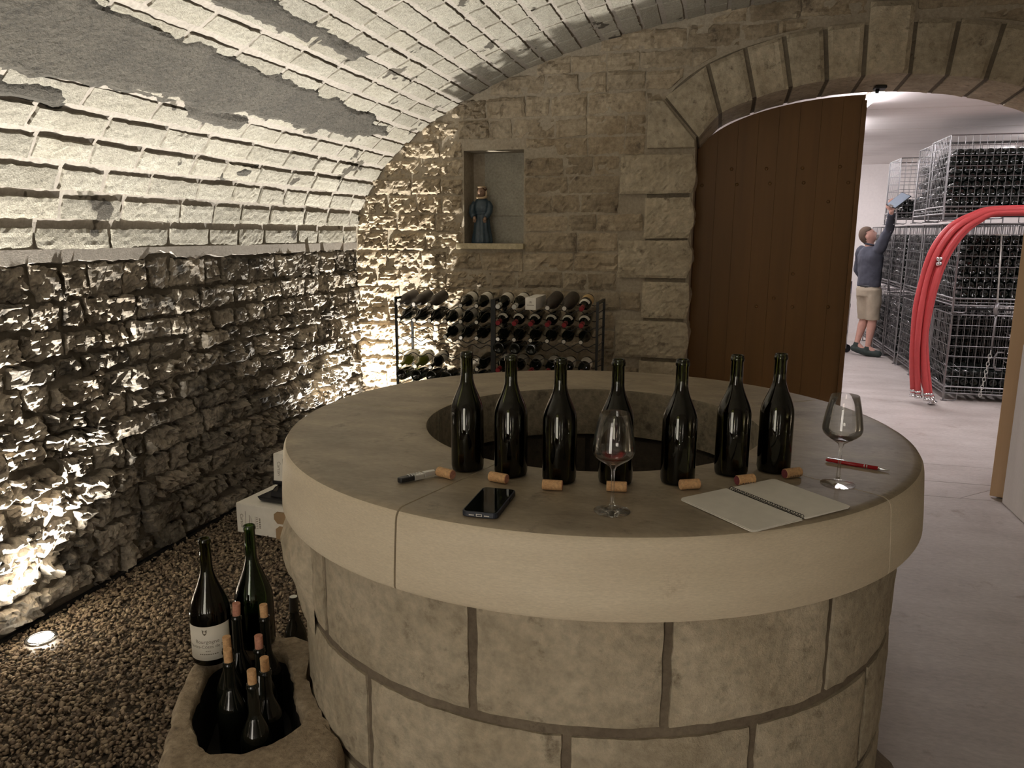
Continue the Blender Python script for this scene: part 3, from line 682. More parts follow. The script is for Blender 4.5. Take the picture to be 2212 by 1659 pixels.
# corks lying in front of the bottles
def cork_mesh(L=.046, r=.0118):
    mb = MB(); mb.lathe([(.0005, 0), (r - .001, 0), (r, .001), (r, L - .001), (r - .001, L), (.0005, L)], 20); me = mb.mesh(); smooth_by(me, 40); return me
CM = cork_mesh()
def lying_cork(a, b, label, red_end=False, group='corks lying in front of the bottles', prints=False):
    A = Vector((*a, TZ + .0125)); B = Vector((*b, TZ + .0125)); d = (B - A).normalized(); mid = (A + B) / 2
    t = thing('cork', label, 'cork', tuple(mid), 0, group); t.rotation_euler = d.to_track_quat('Z', 'Y').to_euler()
    o = link('cork_body', CM.copy(), M['cork'], t); o.location = (0, 0, -.023)
    mb = MB(); mb.lathe([(.0005, -.0004), (.0108, -.0004), (.0108, .0004), (.0005, .0004)], 18); e = mb.build('stained_end', M['cork_end'] if red_end else M['cork_red'], t); e.location = (0, 0, -.023 if red_end else .0232)
    mb = MB()
    for k in range(5 if prints else 1):
        z0 = -.014 + .007 * k if prints else random.uniform(-.012, .0)
        for q in range(3 if prints else 1):
            an = [200, 235, 270][q] if prints else random.uniform(200, 330)
            mb.lathe([(.0119, z0), (.01205, z0), (.01205, z0 + .004), (.0119, z0 + .004), (.0119, z0)], 4, (0, 0, 0), an, an + (16 if prints else 70))
    mb.build('print_mark', M['ink'], t)
    return t
CK = [((-.632, 1.668), (-.588, 1.650), 'cork on the slab joint beside the corkscrew', 0), ((-.500, 1.666), (-.455, 1.654), 'cork lying just behind the phone', 0), ((-.366, 1.640), (-.320, 1.644), 'cork below the third bottle from the left', 0), ((-.222, 1.668), (-.176, 1.674), 'cork behind the stem of the near wine glass', 0),
      ((-.060, 1.722), (-.016, 1.744), 'cork just left of the notebook spiral', 0), ((.068, 1.790), (.107, 1.816), 'printed cork with a wine-red end behind the notebook', 1), ((.180, 1.874), (.219, 1.902), 'printed cork with a wine-red end, rightmost, below the last bottle', 1)]
for a, b, l, r_ in CK: lying_cork(a, b, l, bool(r_), prints=bool(r_))
# wine glasses
def wineglass(label, loc, drop):
    t = thing('wine_glass', label, 'wine glass', loc, 0, 'wine glasses on the well'); H = .215
    out = [(.0385, .0), (.0390, .0012), (.036, .0028), (.020, .0055), (.009, .010), (.0048, .018), (.0038, .035), (.0036, .070), (.0042, .090), (.0075, .0985), (.018, .106), (.034, .1165), (.0415, .124), (.0448, .133), (.0445, .142), (.0415, .165), (.0365, .190), (.0308, .2145), (.0303, .215), (.0298, .2145)]
    inn = [(.0355, .190), (.0405, .165), (.0435, .142), (.0438, .133), (.0405, .1252), (.033, .1178), (.017, .1076), (.005, .1030), (.0005, .1022)]
    mb = MB(); mb.lathe([(.0005, .0008)] + out + inn, 48); me = mb.mesh(); smooth_by(me, 60); link('glass_bowl_and_stem', me, M['glass'], t)
    top = drop; pr = [(.0005, .1026), (.005, .1034), (.0168, .1080)] + ([(.0325, .1182)] if drop > .118 else []) + [(.0395 if drop > .118 else .026, top), (.0005, top)]
    mb = MB(); mb.lathe(pr, 40); me = mb.mesh(); smooth_by(me, 50); link('wine', me, M['rose'], t); return t
wineglass('near wine glass with a sip of red wine, in front of the middle bottle', (-.192, 1.543, TZ + .0003), .1235)
wineglass('wine glass with only dregs, at the right end beside the red pen', (.300, 1.866, TZ + .0003), .1115)
# phone in a dark case
ph = thing('smartphone', 'black smartphone in a dark navy case lying face up near the front edge', 'phone', (-.453, 1.508, TZ), R(.2))
def rrect(w, h, r, n=6):
    P = []
    for cx, cy, a0 in ((w / 2 - r, h / 2 - r, 0), (-w / 2 + r, h / 2 - r, 90), (-w / 2 + r, -h / 2 + r, 180), (w / 2 - r, -h / 2 + r, 270)):
        for k in range(n + 1): a = R(a0 + 90 * k / n); P.append((cx + r * math.cos(a), cy + r * math.sin(a)))
    return P
mb = MB(); mb.prism(rrect(.078, .160, .012), .0005, .0125); bevel(mb.build('case', M['navy'], ph), .0018, 2)
mb = MB(); mb.prism(rrect(.071, .153, .009), .0122, .0131); mb.build('screen', M['screen'], ph)
mb = MB(); mb.box((-.0062, -.0808, .0032), (.0062, -.0796, .0042)); mb.box((-.0062, -.0808, .0078), (.0062, -.0796, .0088)); mb.box((-.0062, -.0808, .0032), (-.0052, -.0796, .0088)); mb.box((.0052, -.0808, .0032), (.0062, -.0796, .0088)); mb.build('charging_port', M['tip'], ph)
for s in (-1, 1):
    mb = MB()
    for k in range(4): x = s * (.0125 + .0028 * k); mb.box((x - .0011, -.0806, .0045), (x + .0011, -.0796, .0068))
    mb.build('speaker_slots', M['tip'], ph)
mb = MB(); mb.box((.0386, .02, .005), (.0400, .045, .009)); mb.build('side_button', M['black'], ph)
# waiter's corkscrew
ks = thing('corkscrew', 'folded black and silver waiter corkscrew beside the leftmost cork', 'corkscrew', (-.667, 1.629, TZ), math.atan2(.080, .066)); ks.scale = (1, 1.35, 1.4)
mb = MB(); mb.prism([(-.056, 0), (-.050, -.006), (-.030, -.007), (-.014, -.0055), (-.014, .005), (-.03, .007), (-.044, .0075), (-.054, .005)], .002, .0105); bevel(mb.build('handle', M['black'], ks), .002)
mb = MB(); mb.prism([(-.014, -.0055), (.012, -.0055), (.012, .0055), (-.014, .0055)], .0015, .0105); bevel(mb.build('lever', M['brushed'], ks), .001)
mb = MB(); mb.prism([(.013, -.005), (.042, -.005), (.044, .004), (.013, .0055)], .004, .0125); bevel(mb.build('boot_lever', M['brushed'], ks), .001)
mb = MB(); mb.prism([(.043, -.0045), (.052, -.006), (.055, -.001), (.050, .0045), (.043, .004)], .003, .011); bevel(mb.build('foil_cutter', M['black'], ks), .001)
mb = MB(); mb.tube([(-.030 + .0006 * k, .0035 * math.cos(k * .5), .0105 + .0025 * math.sin(k * .5)) for k in range(60)], .0010, 5); mb.build('worm', M['brushed'], ks, True)
# pen
pen = thing('ballpoint_pen', 'slim red ballpoint pen with chrome tip at the right end of the top', 'pen', (.366, 2.026, TZ + .0052), math.atan2(-.054, .142))
mb = MB(); mb.tube([(-.074, 0, 0), (-.070, 0, 0), (-.03, 0, 0), (.050, 0, 0)], [.0030, .0042, .0050, .0048], 14); mb.build('barrel', M['pen'], pen, True)
mb = MB(); mb.tube([(.050, 0, 0), (.056, 0, 0), (.072, 0, 0), (.077, 0, 0)], [.0046, .0040, .0018, .0006], 12); mb.build('tip', M['chrome'], pen, True)
for x in (.018, .024): mb = MB(); mb.tube([(x, 0, 0), (x + .0022, 0, 0)], .0053, 14); mb.build('ring', M['chrome'], pen, True)
mb = MB(); mb.box((-.068, -.0018, .0045), (-.030, .0018, .0068)); mb.box((-.070, -.0018, .0), (-.066, .0018, .0068)); bevel(mb.build('clip', M['chrome'], pen), .0006, 1)
# open spiral notebook
nbk = thing('spiral_notebook', 'open white spiral notebook lying over the front edge at the right', 'notebook', (.1245, 1.6735, TZ), 0)
S1 = Vector((.049 - .1245, 1.752 - 1.6735, 0)); S2 = Vector((.199 - .1245, 1.596 - 1.6735, 0)); ax = (S2 - S1).normalized(); Lp = .216
nL = Vector((ax.y, -ax.x, 0));
if nL.x > 0: nL = -nL
mid = (S1 + S2) / 2
def page(side, z0, z1, m, inset=0, w=.150, seed=0):
    n = nL * side; P = []
    a0, a1 = -Lp / 2 + inset, Lp / 2 - inset
    pts = [(a0, .006), (a1, .006), (a1, w - .008), (a1 - .003, w - .002), (a1 - .009, w), (a0 + .009, w), (a0 + .003, w - .002), (a0, w - .008)]
    P = [mid + ax * (a + .0012 * math.sin(seed + b * 40)) + n * (b + .001 * math.sin(seed * 3)) for a, b in pts]
    mb = MB(); mb.prism([(p.x, p.y) for p in P], z0, z1); return mb.build('page_stack', m, nbk)
for side, sd in ((1, 0), (-1, 5)):
    for k in range(4): page(side, .0008 + .0011 * k, .0017 + .0011 * k, M['paper'], .0006 * ((k * 7) % 3), .146 + .0012 * ((k * 5) % 3), k * 1.3 + sd)
mb = MB(); nco = 30
for k in range(nco):
    a = -Lp / 2 + .008 + (Lp - .016) * k / (nco - 1); c = mid + ax * a
    mb.tube([c + nL * .0062 * math.cos(q) + ax * .0016 * q / PI + Vector((0, 0, .0052 + .0052 * math.sin(q))) for q in [PI * t / 7 for t in range(15)]], .0007, 5)
mb.build('wire_spiral', M['iron'], nbk, True)
# ------------------------------------------------------------------ corked bottles in the basin, magnums on its rim
BP = bprof(.296, .0405, .0145, .148, .232)
mb = MB(); mb.lathe(BP, 28); BM = mb.mesh(); smooth_by(BM, 45)
BB = [(-1.355, 1.838, .50, 'back left, in front of the green magnum', 1), (-1.268, 1.852, .50, 'farthest back on the right of the group', 0), (-1.322, 1.742, .448, 'its cork showing just above the next cork', 0), (-1.262, 1.664, .462, 'left one of the front pair', 0), (-1.223, 1.752, .460, 'in the middle with a wine-stained cork', 1), (-1.141, 1.655, .460, 'right of the frontmost bottle', 0), (-1.125, 1.572, .475, 'frontmost of the group', 0)]
for x, y, ct, l, red in BB:
    base = .1255; H = .296 if ct < .49 else .336; top = ct - .035
    t = thing('corked_bottle', 'black corked bottle in the basin, ' + l, 'bottle', (x, y, base), random.random() * 6, 'corked bottles in the basin')
    mb = MB(); mb.lathe(bprof(top - base, .0405, .0145, .148, .232), 28); me = mb.mesh(); smooth_by(me, 45); link('bottle_body', me, M['dglass'], t)
    o = link('cork', CM.copy(), M['cork_red'] if red else M['cork'], t); o.location = (0, 0, top - base - .008); o.rotation_euler = (random.uniform(-.06, .06), random.uniform(-.06, .06), 0)
def magnum(label, loc, gm, fill, H=.392, r=.0595):
    return open_bottle('magnum_bottle', label, loc, H, r, gm, fill, 'empty magnums on the basin rim', 'bottle', .150, .300, .0165)
mg = magnum('dark magnum with a cream printed label standing on the left of the basin rim', (-1.440, 1.852, BZ + .004), 'olive', .25)
g2 = magnum('taller green magnum without label standing at the back of the basin rim', (-1.368, 1.972, BZ + .004), 'green', .13, .400)
mg.location = (-1.452, 1.844, BZ + .006); mg.rotation_euler = (0, 0, 0); g2.location = (-1.372, 1.955, BZ + .006)
# label: curved sheet with its print, facing the camera
fa = math.degrees(math.atan2(-mg.location.y, -mg.location.x)) - 12
def arcstrip(r, z0, z1, a0, a1, n=16, th=.0002): mb = MB(); mb.lathe([(r, z0), (r + th, z0), (r + th, z1), (r, z1), (r, z0)], n, (0, 0, 0), a0, a1); return mb
mlab = arcstrip(.0597, .022, .132, fa - 70, fa + 70, 28, .0003).build('paper_label', M['label'], mg, True)
def curved_text(txt, z, size, ang, r, parent, m, zoff=0):
    cu = bpy.data.curves.new('t', 'FONT'); cu.body = txt; cu.size = size; cu.align_x = 'CENTER'; cu.extrude = .00003; cu.resolution_u = 3
    to = bpy.data.objects.new('t', cu); COL.objects.link(to); dg = bpy.context.evaluated_depsgraph_get(); me = bpy.data.meshes.new_from_object(to.evaluated_get(dg)); bpy.data.objects.remove(to)
    for v in me.vertices:
        a = R(ang) + v.co.x / r; rr = r + .00045 + v.co.z; v.co = (rr * math.cos(a), rr * math.sin(a), z + v.co.y)
    return link('label_print', me, m, parent)
curved_text('Bourgogne', .078, .0165, fa - 3, .0597, mlab, M['ink']); curved_text('Hautes-Côtes de Nuits', .0625, .0145, fa + 2, .0597, mlab, M['ink'])
mb = MB()
for k in range(9): a = fa - 26 + 6 * k; mb.lathe([(.0601, .041), (.0603, .041), (.0603, .044), (.0601, .044), (.0601, .041)], 2, (0, 0, 0), a, a + 4.2)
for k in range(3): a = fa - 8 + 5 * k; mb.lathe([(.0601, .052), (.0603, .052), (.0603, .0538), (.0601, .0538), (.0601, .052)], 2, (0, 0, 0), a, a + 3.5)
mb.build('label_print', M['ink'], mlab)
mb = MB(); sh = [(-7, .124), (-4, .121), (0, .1205), (4, .121), (7, .124), (6.5, .114), (4, .108), (0, .1035), (-4, .108), (-6.5, .114)]
V = [(.0602 * math.cos(R(fa - 8 + a)), .0602 * math.sin(R(fa - 8 + a)), z) for a, z in sh] + [(.0600 * math.cos(R(fa - 8 + a)), .0600 * math.sin(R(fa - 8 + a)), z) for a, z in sh]
mb.add(V, [tuple(range(10)), tuple(range(10, 20))[::-1]] + [(i, (i + 1) % 10, 10 + (i + 1) % 10, 10 + i) for i in range(10)]); mb.build('label_shield', M['ink'], mlab)
mb = MB()
for a, z, w_, h_ in ((-10.5, .1165, 2, .003), (-7.5, .1165, 2, .003), (-9, .1115, 2.5, .0015)): mb.lathe([(.0602, z), (.0604, z), (.0604, z + h_), (.0602, z + h_), (.0602, z)], 2, (0, 0, 0), fa + a, fa + a + w_)
mb.build('shield_device', M['label'], mlab)
# bottle on the gravel behind the basin
t = thing('sealed_bottle', 'dark bottle with a pale-topped black capsule standing on the gravel behind the basin', 'bottle', (-1.425, 2.265, .004))
mb = MB(); mb.lathe(bprof(.300, .0405, .0148, .148, .235, False), 28); me = mb.mesh(); smooth_by(me, 45); link('bottle_body', me, M['dglass'], t)
mb = MB(); mb.lathe([(.0152, .245), (.0156, .245), (.0156, .3), (.0150, .302), (.0005, .3022)], 24); me = mb.mesh(); smooth_by(me, 45); link('capsule', me, M['foil_blk'], t)
mb = MB(); mb.lathe([(.0005, .3024), (.0135, .3024), (.0135, .3032), (.0005, .3034)], 24); mb.build('capsule_top', M['foil_wht'], t)
# ------------------------------------------------------------------ iron wine rack, two halves, and its bottles
RY0, RY1 = 4.925, 5.215
def rack(x0, label):
    t = thing('wine_rack', label, 'wine rack', (x0, RY0, 0), 0, 'iron wine racks by the end wall'); Wd = .70
    for x in (0, Wd):
        for y in (0, RY1 - RY0):
            mb = MB(); mb.box((x - .008, y - .008, 0), (x + .008, y + .008, 1.165)); mb.build('post', M['iron'], t)
        for z in (.12, 1.157):
            mb = MB(); mb.box((x - .008, .008, z - .008), (x + .008, RY1 - RY0 - .008, z + .008)); mb.build('side_bar', M['iron'], t)
        mb = MB()
        for z in [.1 + .11 * k for k in range(10)]: mb.tube([(x, .008, z), (x, RY1 - RY0 - .008, z)], .003, 6)
        mb.build('side_rungs', M['iron'], t)
    for r_ in range(10):
        z = 1.12 - .1095 * r_
        for y, dz in ((.0, -.030), (RY1 - RY0, .002)):
            mb = MB(); pts = []
            for k in range(49):
                u = k / 48 * 6; pts.append((.008 + (Wd - .016) * k / 48, y, z + dz + .004 - .013 * math.cos((u) * 2 * PI) * -1))
            mb.tube(pts, .0032, 6); mb.build('wavy_rail', M['iron'], t, True)
    return t
r1 = rack(-2.160, 'left half of the black iron wine rack, standing in the lit corner'); r2 = rack(-1.445, 'right half of the black iron wine rack, nearer the arch')
ROWZ = {1: 1.122, 2: 1.012, 3: .903, 4: .793, 5: .690, 6: .575, 7: .462, 8: .352, 9: .242}
rb = MB(); rb.lathe(bprof(.296, .041, .0145, .148, .228), 24); RBM = rb.mesh(); smooth_by(RBM, 45)
def rack_bottle(x, row, side, pos, kind='dark', cap='tip', lab=None, neck=True):
    z = ROWZ[row]; sidew = 'left' if side == 'L' else 'right'; rown = ['', 'top', 'second', 'third', 'fourth', 'fifth', 'sixth', 'seventh', 'eighth', 'ninth'][row]; on = ['first', 'second', 'third', 'fourth', 'fifth', 'sixth'][pos]
    desc = {'dark': 'dark', 'dusty': 'dusty', 'yel': 'yellow-green', 'big': 'dusty big'}[kind]
    if lab and lab != 'collar': desc += ' labelled'
    if cap == 'foil_red': desc += ' red-capped'
    l = '%s bottle, %s out, %s from left, %s row, %s rack half' % (desc, 'neck' if neck else 'base', on, rown, sidew)
    t = thing('rack_bottle', l, 'bottle', (x, 4.880 if neck else 4.895, z if neck else z + .047), 0, 'bottles lying in the iron rack')
    sc = 1.12 if kind == 'big' else 1
    m = {'dark': M['dglass'], 'dusty': M['dusty'], 'yel': M['ygl'], 'big': M['dusty']}[kind]
    me = RBM.copy(); me.materials.clear(); o = link('bottle_body', me, m, t)
    # local: bottle axis along +y, neck at y=0 when neck out
    if neck: rot = Matrix.Rotation(R(90), 4, 'X') @ Matrix.Translation((0, 0, -.296 * sc)) @ Matrix.Scale(sc, 4)
    else: rot = Matrix.Rotation(R(-90), 4, 'X') @ Matrix.Scale(sc, 4)
    if neck: rot = Matrix.Rotation(R(8.0), 4, 'X') @ rot
    o.matrix_local = rot
    def sub(name, prof, m_, a0=0, a1=360, n=20):
        mb = MB(); mb.lathe(prof, n, (0, 0, 0), a0, a1); me = mb.mesh(); smooth_by(me, 45); q = link(name, me, m_, t); q.matrix_local = rot; return q
    if neck:
        if cap == 'tip': sub('mouth', [(.0005, .2962), (.0125, .2962), (.0125, .2972), (.0005, .2974)], M['tip'])
        else: sub('capsule', [(.0152, .235), (.0160, .238), (.0162, .296), (.0155, .2976), (.0005, .2980)], M[cap])
        if cap == 'foil_wht': pass
    else: sub('punt', [(.0335, -.0002), (.034, .0004), (.028, .0004), (.012, .022), (.0005, .026)], M['dglass'])
    if lab == 'cream': sub('paper_label', [(.0412, .035), (.0414, .035), (.0414, .125), (.0412, .125), (.0412, .035)], M['label'], -20, 200)
    if lab == 'tan': sub('paper_label', [(.0412, .035), (.0414, .035), (.0414, .125), (.0412, .125), (.0412, .035)], M['label_tan'], -20, 200)
    if lab in ('collar', 'tan', 'red'):
        rr = [np.interp(zz, [b for a, b in BP[3:]], [a for a, b in BP[3:]]) for zz in (.165, .178, .190)]
        sub('shoulder_label', [(rr[0] + .0006, .165), (rr[1] + .0008, .178), (rr[2] + .0009, .190), (rr[2] + .0004, .190), (rr[0] + .0003, .165)], M['label'], 15, 165)
    return t
lx = lambda k: -2.122 + .1128 * k; rx = lambda k: -1.408 + .1128 * k
for k in (0, 1, 2): rack_bottle(lx(k), 1, 'L', k, 'dusty')
for k in (4, 5): rack_bottle(lx(k), 1, 'L', k, 'dark', lab='cream')
for k in range(6): rack_bottle(lx(k), 2, 'L', k, 'dark', lab='cream' if k in (3, 4) else None)
for k in (3, 4, 5): rack_bottle(lx(k), 3, 'L', k, 'dark', lab='cream' if k == 3 else None)
for k in (0, 1, 2): rack_bottle(lx(k), 5, 'L', k, 'yel' if k < 2 else 'dark', lab='cream')
rack_bottle(lx(5), 5, 'L', 5)
for k in range(6): rack_bottle(lx(k), 6, 'L', k, 'dark', neck=False)
for r_ in (7, 8, 9):
    for k in range(6): rack_bottle(lx(k), r_, 'L', k, 'dark')
for r_ in (7, 8):
    for k in range(6): rack_bottle(rx(k), r_, 'R', k, 'dark')
rack_bottle(rx(0), 1, 'R', 0, 'dark', 'foil_wht', 'cream'); rack_bottle(rx(1), 1, 'R', 1, 'dark', 'foil_wht', 'cream')
rack_bottle(rx(3), 1, 'R', 3, 'big'); rack_bottle(rx(4), 1, 'R', 4, 'big'); rack_bottle(rx(5), 1, 'R', 5, 'dark', 'foil_red', 'tan')
for k in range(6): rack_bottle(rx(k), 2, 'R', k, 'dark', 'foil_red', 'collar')
for k in range(6): rack_bottle(rx(k), 3, 'R', k, 'dark')
for k in range(3): rack_bottle(rx(k), 4, 'R', k, 'dark', neck=False)
for k in range(6): rack_bottle(rx(k), 5, 'R', k, 'dark', 'foil_red', 'cream')
t = thing('small_carton', 'small cream carton with printed front lying among the bottles on the rack', 'box', (-1.183, 4.88, 1.106))
mb = MB(); mb.box((-.036, 0, 0), (.036, .30, .080)); bevel(mb.build('box_body', M['carton'], t), .0012)
mb = MB()
for k in range(7): mb.box((-.024 + .007 * k, -.0006, .030), (-.0185 + .007 * k, .0005, .0335))
for a, b in ((-.006, .044), (.002, .044)): mb.box((a, -.0006, b), (a + .003, .0005, b + .012))
mb.box((-.006, -.0006, .0545), (.005, .0005, .0565)); mb.box((-.006, -.0006, .0485), (.005, .0005, .050)); mb.build('print', M['ink'], t)
# ------------------------------------------------------------------ monk statue in the niche
st = thing('monk_statuette', 'painted statuette of a robed monk standing at the left of the wall niche', 'statue', (-1.697, BACK + .085, 1.5292), R(-4))
def fold_lathe(prof, n, fold, ph=0, ell=.78):
    V = []; F = []
    for (r, z, fa_) in prof:
        for k in range(n):
            a = 2 * PI * k / n; rr = r * (1 + fa_ * fold * math.sin(a * 9 + ph + z * 6) + fa_ * fold * .6 * math.sin(a * 5 + 1.3 - z * 9)); V.append((rr * math.cos(a), rr * math.sin(a) * ell, z))
    for i in range(len(prof) - 1):
        for k in range(n): F.append((i * n + k, i * n + (k + 1) % n, (i + 1) * n + (k + 1) % n, (i + 1) * n + k))
    F += [tuple(range(n))[::-1], tuple(range((len(prof) - 1) * n, len(prof) * n))]; return V, F
P = [(.072, 0, 1), (.076, .012, 1), (.070, .05, 1), (.062, .10, 1), (.057, .15, .9), (.054, .195, .6), (.050, .212, .3), (.055, .225, .5), (.060, .26, .3), (.058, .29, .15), (.045, .312, 0), (.026, .325, 0)]
V, F = fold_lathe(P, 60, .07); me = mk(V, F); smooth_by(me, 70); link('robe', me, M['robe'], st)
mb = MB(); mb.lathe([(.046, .207), (.0535, .209), (.0545, .214), (.0525, .219), (.046, .221)], 40); o = mb.build('rope_belt', M['robe'], st, True); o.scale = (1.03, .80, 1)
for s, pts in ((-1, [(-.050, -.004, .296), (-.068, -.012, .262), (-.068, -.026, .222), (-.048, -.052, .196), (-.036, -.060, .188)]), (1, [(.050, -.004, .296), (.067, -.010, .262), (.066, -.022, .222), (.056, -.044, .196), (.048, -.050, .186)])):
    mb = MB(); mb.tube(pts, [.019, .024, .023, .023, .021], 14); slv = mb.build('sleeve', M['robe'], st, True)
    mb = MB(); c = pts[-1]; d = -s * .3
    mb.tube([c, (c[0] - s * .004, c[1] - .006, c[2] - .014), (c[0] - s * .006, c[1] - .006, c[2] - .026)], [.012, .013, .009], 10)
    for f in range(4): x = c[0] - s * .003 + (f - 1.5) * .0052; mb.tube([(x, c[1] - .007, c[2] - .022), (x - s * .002, c[1] - .009, c[2] - .034), (x - s * .002, c[1] - .005, c[2] - .041 + .003 * abs(f - 1.5))], [.0032, .0030, .0022], 7)
    mb.tube([(c[0] - s * .010, c[1] - .006, c[2] - .008), (c[0] - s * .017, c[1] - .010, c[2] - .020), (c[0] - s * .014, c[1] - .011, c[2] - .028)], [.0036, .0032, .0024], 7); mb.build('hand', M['face'], slv, True)
def uvs(c, r, sc=(1, 1, 1), n=20, m=14, fn=None):
    V = []; F = []
    for j in range(m + 1):
        th = PI * j / m
        for k in range(n):
            a = 2 * PI * k / n; p = Vector((math.sin(th) * math.cos(a), math.sin(th) * math.sin(a), math.cos(th)))
            q = fn(p) if fn else 1; V.append((c[0] + p.x * r * sc[0] * q, c[1] + p.y * r * sc[1] * q, c[2] + p.z * r * sc[2] * q))
    for j in range(m):
        for k in range(n): F.append((j * n + k, j * n + (k + 1) % n, (j + 1) * n + (k + 1) % n, (j + 1) * n + k))
    return V, F
def headfn(p):
    q = 1.0
    if p.y < 0: q += .20 * math.exp(-((p.x / .13) ** 2 + ((p.z + .12) / .17) ** 2)) + .05 * math.exp(-((p.x / .3) ** 2 + ((p.z + .50) / .14) ** 2)) - .09 * (math.exp(-(((p.x - .34) / .17) ** 2 + ((p.z - .08) / .12) ** 2)) + math.exp(-(((p.x + .34) / .17) ** 2 + ((p.z - .08) / .12) ** 2))) + .04 * math.exp(-((p.x / .5) ** 2 + ((p.z - .28) / .1) ** 2)) - .05 * math.exp(-((p.x / .25) ** 2 + ((p.z + .36) / .05) ** 2))
    return q
mb = MB(); mb.add(*uvs((0, -.006, .367), .034, (.82, .9, 1.12), 32, 26, headfn)); o = mb.build('head', M['face'], st, True)
mb = MB(); mb.tube([(.030 * math.cos(a), .006 + .024 * math.sin(a), .384 + .003 * math.sin(a * 3)) for a in [2 * PI * k / 20 for k in range(21)]], .008, 8); mb.add(*uvs((0, .012, .372), .031, (1, .75, 1.15))); mb.build('hair', M['shair'], st, True)
mb = MB(); mb.tube([(.036 * math.cos(a), -.004 + .030 * math.sin(a), .322 + .010 * (1 if math.sin(a) > 0 else 1 + math.sin(a) * .9)) for a in [2 * PI * k / 24 for k in range(25)]], .0095, 8)
for s in (-1, 1): mb.tube([(s * .031, .000, .330), (s * .034, .002, .352), (s * .032, .004, .378), (s * .02, .002, .400)], [.008, .007, .006, .005], 8)
mb.tube([(.030 * math.cos(a), .0 + .030 * math.sin(a), .402) for a in [2 * PI * k / 20 for k in range(21)]], .0055, 8); mb.build('cowl', M['cowl'], st, True)
mb = MB()
for s in (-1, 1): mb.add(*uvs((s * .0105, -.0335, .372), .0034, (1.3, .6, .7), 10, 8))
mb.add(*uvs((0, -.0375, .348), .005, (1.2, .3, .3), 10, 6)); mb.build('painted_features', M['shair'], st, True)
# ------------------------------------------------------------------ cartons on the gravel, left of the well
def carton(name, label, loc, rz, w, d, h, flap=False, rx=0):
    t = thing(name, label, 'box', loc, rz, 'white cartons on the gravel'); t.rotation_euler = (rx, 0, rz)
    mb = MB(); mb.box((0, 0, 0), (w, d, h - .003)); bevel(mb.build('carton_body', M['carton'], t), .002)
    mb = MB(); mb.box((.001, .001, h - .0025), (w - .001, d - .001, h)); bevel(mb.build('lid', M['carton'], t), .001)
    mb = MB(); y = -.0006     # rotated printing on the front
    for x, z0, z1, tt in ((.058, .035, .125, .0022), (.084, .04, .105, .0030), (.094, .03, .10, .0012), (.100, .03, .09, .0010)): mb.box((x, y, z0), (x + tt, .0005, min(z1, h - .01)))
    for k in range(6): mb.box((.148, y, .040 + .010 * k), (.157, .0005, .046 + .010 * k))
    for k in range(7): mb.box((.128, y, .036 + .010 * k), (.141, .0005, .0385 + .010 * k))
    mb.box((.122, y, .034), (.1235, .0005, .104)); mb.build('printing', M['ink'], t)
    cu = bpy.data.curves.new('t', 'FONT'); cu.body = 'Carton'; cu.size = .027; cu.resolution_u = 3; to = bpy.data.objects.new('t', cu); COL.objects.link(to)
    me = bpy.data.meshes.new_from_object(to.evaluated_get(bpy.context.evaluated_depsgraph_get())); bpy.data.objects.remove(to)
    for v in me.vertices: v.co = (.026 + v.co.y, -.0007, .108 - v.co.x)
    link('lettering', me, M['ink'], t)
    if flap:
        for z0, z1 in ((.088, .158), (-.004, .074)):
            mb = MB(); mb.prism([(.255, z0 + .022), (.275, z0), (.42, z0), (.42, z1), (.275, z1 - .004), (.255, z1 - .020)] if z0 > .05 else [(.262, z0 + .002), (.40, z0 + .002), (.40, z1), (.285, z1), (.262, z1 - .018)], -.010, -.006, 1); mb.build('kraft_flap', M['kraft'], t)
    return t
c1 = carton('wine_carton', 'white printed wine carton with brown flaps on the gravel left of the well', (-2.448, 3.385, .006), R(-6), .44, .33, .165, True)
bk = thing('black_tool_case', 'black plastic case with glossy clasps lying on the lower white carton', 'case', (-2.345, 3.425, .1725), R(-8))
mb = MB(); mb.prism([(0, 0), (.36, 0), (.36, .20), (0, .20)], .006, .030); o = mb.build('tray', M['black'], bk); bevel(o, .006)
for v in o.data.vertices:
    if v.co.z < .01: v.co.x = .18 + (v.co.x - .18) * .92; v.co.y = .10 + (v.co.y - .10) * .92
mb = MB(); V = []; pts = [(.03, .030), (.04, .058), (.07, .075), (.11, .078), (.15, .070), (.17, .030)]; mb.prism(pts, .07, .34, 0); o = mb.build('rounded_lid', M['black'], bk); bevel(o, .004)
for x in (.085, .150, .215, .285):
    mb = MB(); mb.prism([(.0385, .0592), (.0675, .0768), (.070, .0792), (.036, .0600)], x, x + .022, 0); mb.build('glossy_clasp', M['chrome'] if x < .1 or x > .2 else M['foil_wht'], bk)
mb = MB(); mb.box((.04, .085, .0785), (.33, .19, .100)); bevel(mb.build('handle_block', M['black'], bk), .004)
c2_ = carton('wine_carton', 'second white carton, tilted, resting on the black case against the well', (-2.262, 3.47, .286), R(-3), .42, .26, .15, False, R(-3))
mb = MB(); mb.box((.002, .002, -.010), (.40, .22, -.001)); mb.build('base_board', M['black'], c2_)
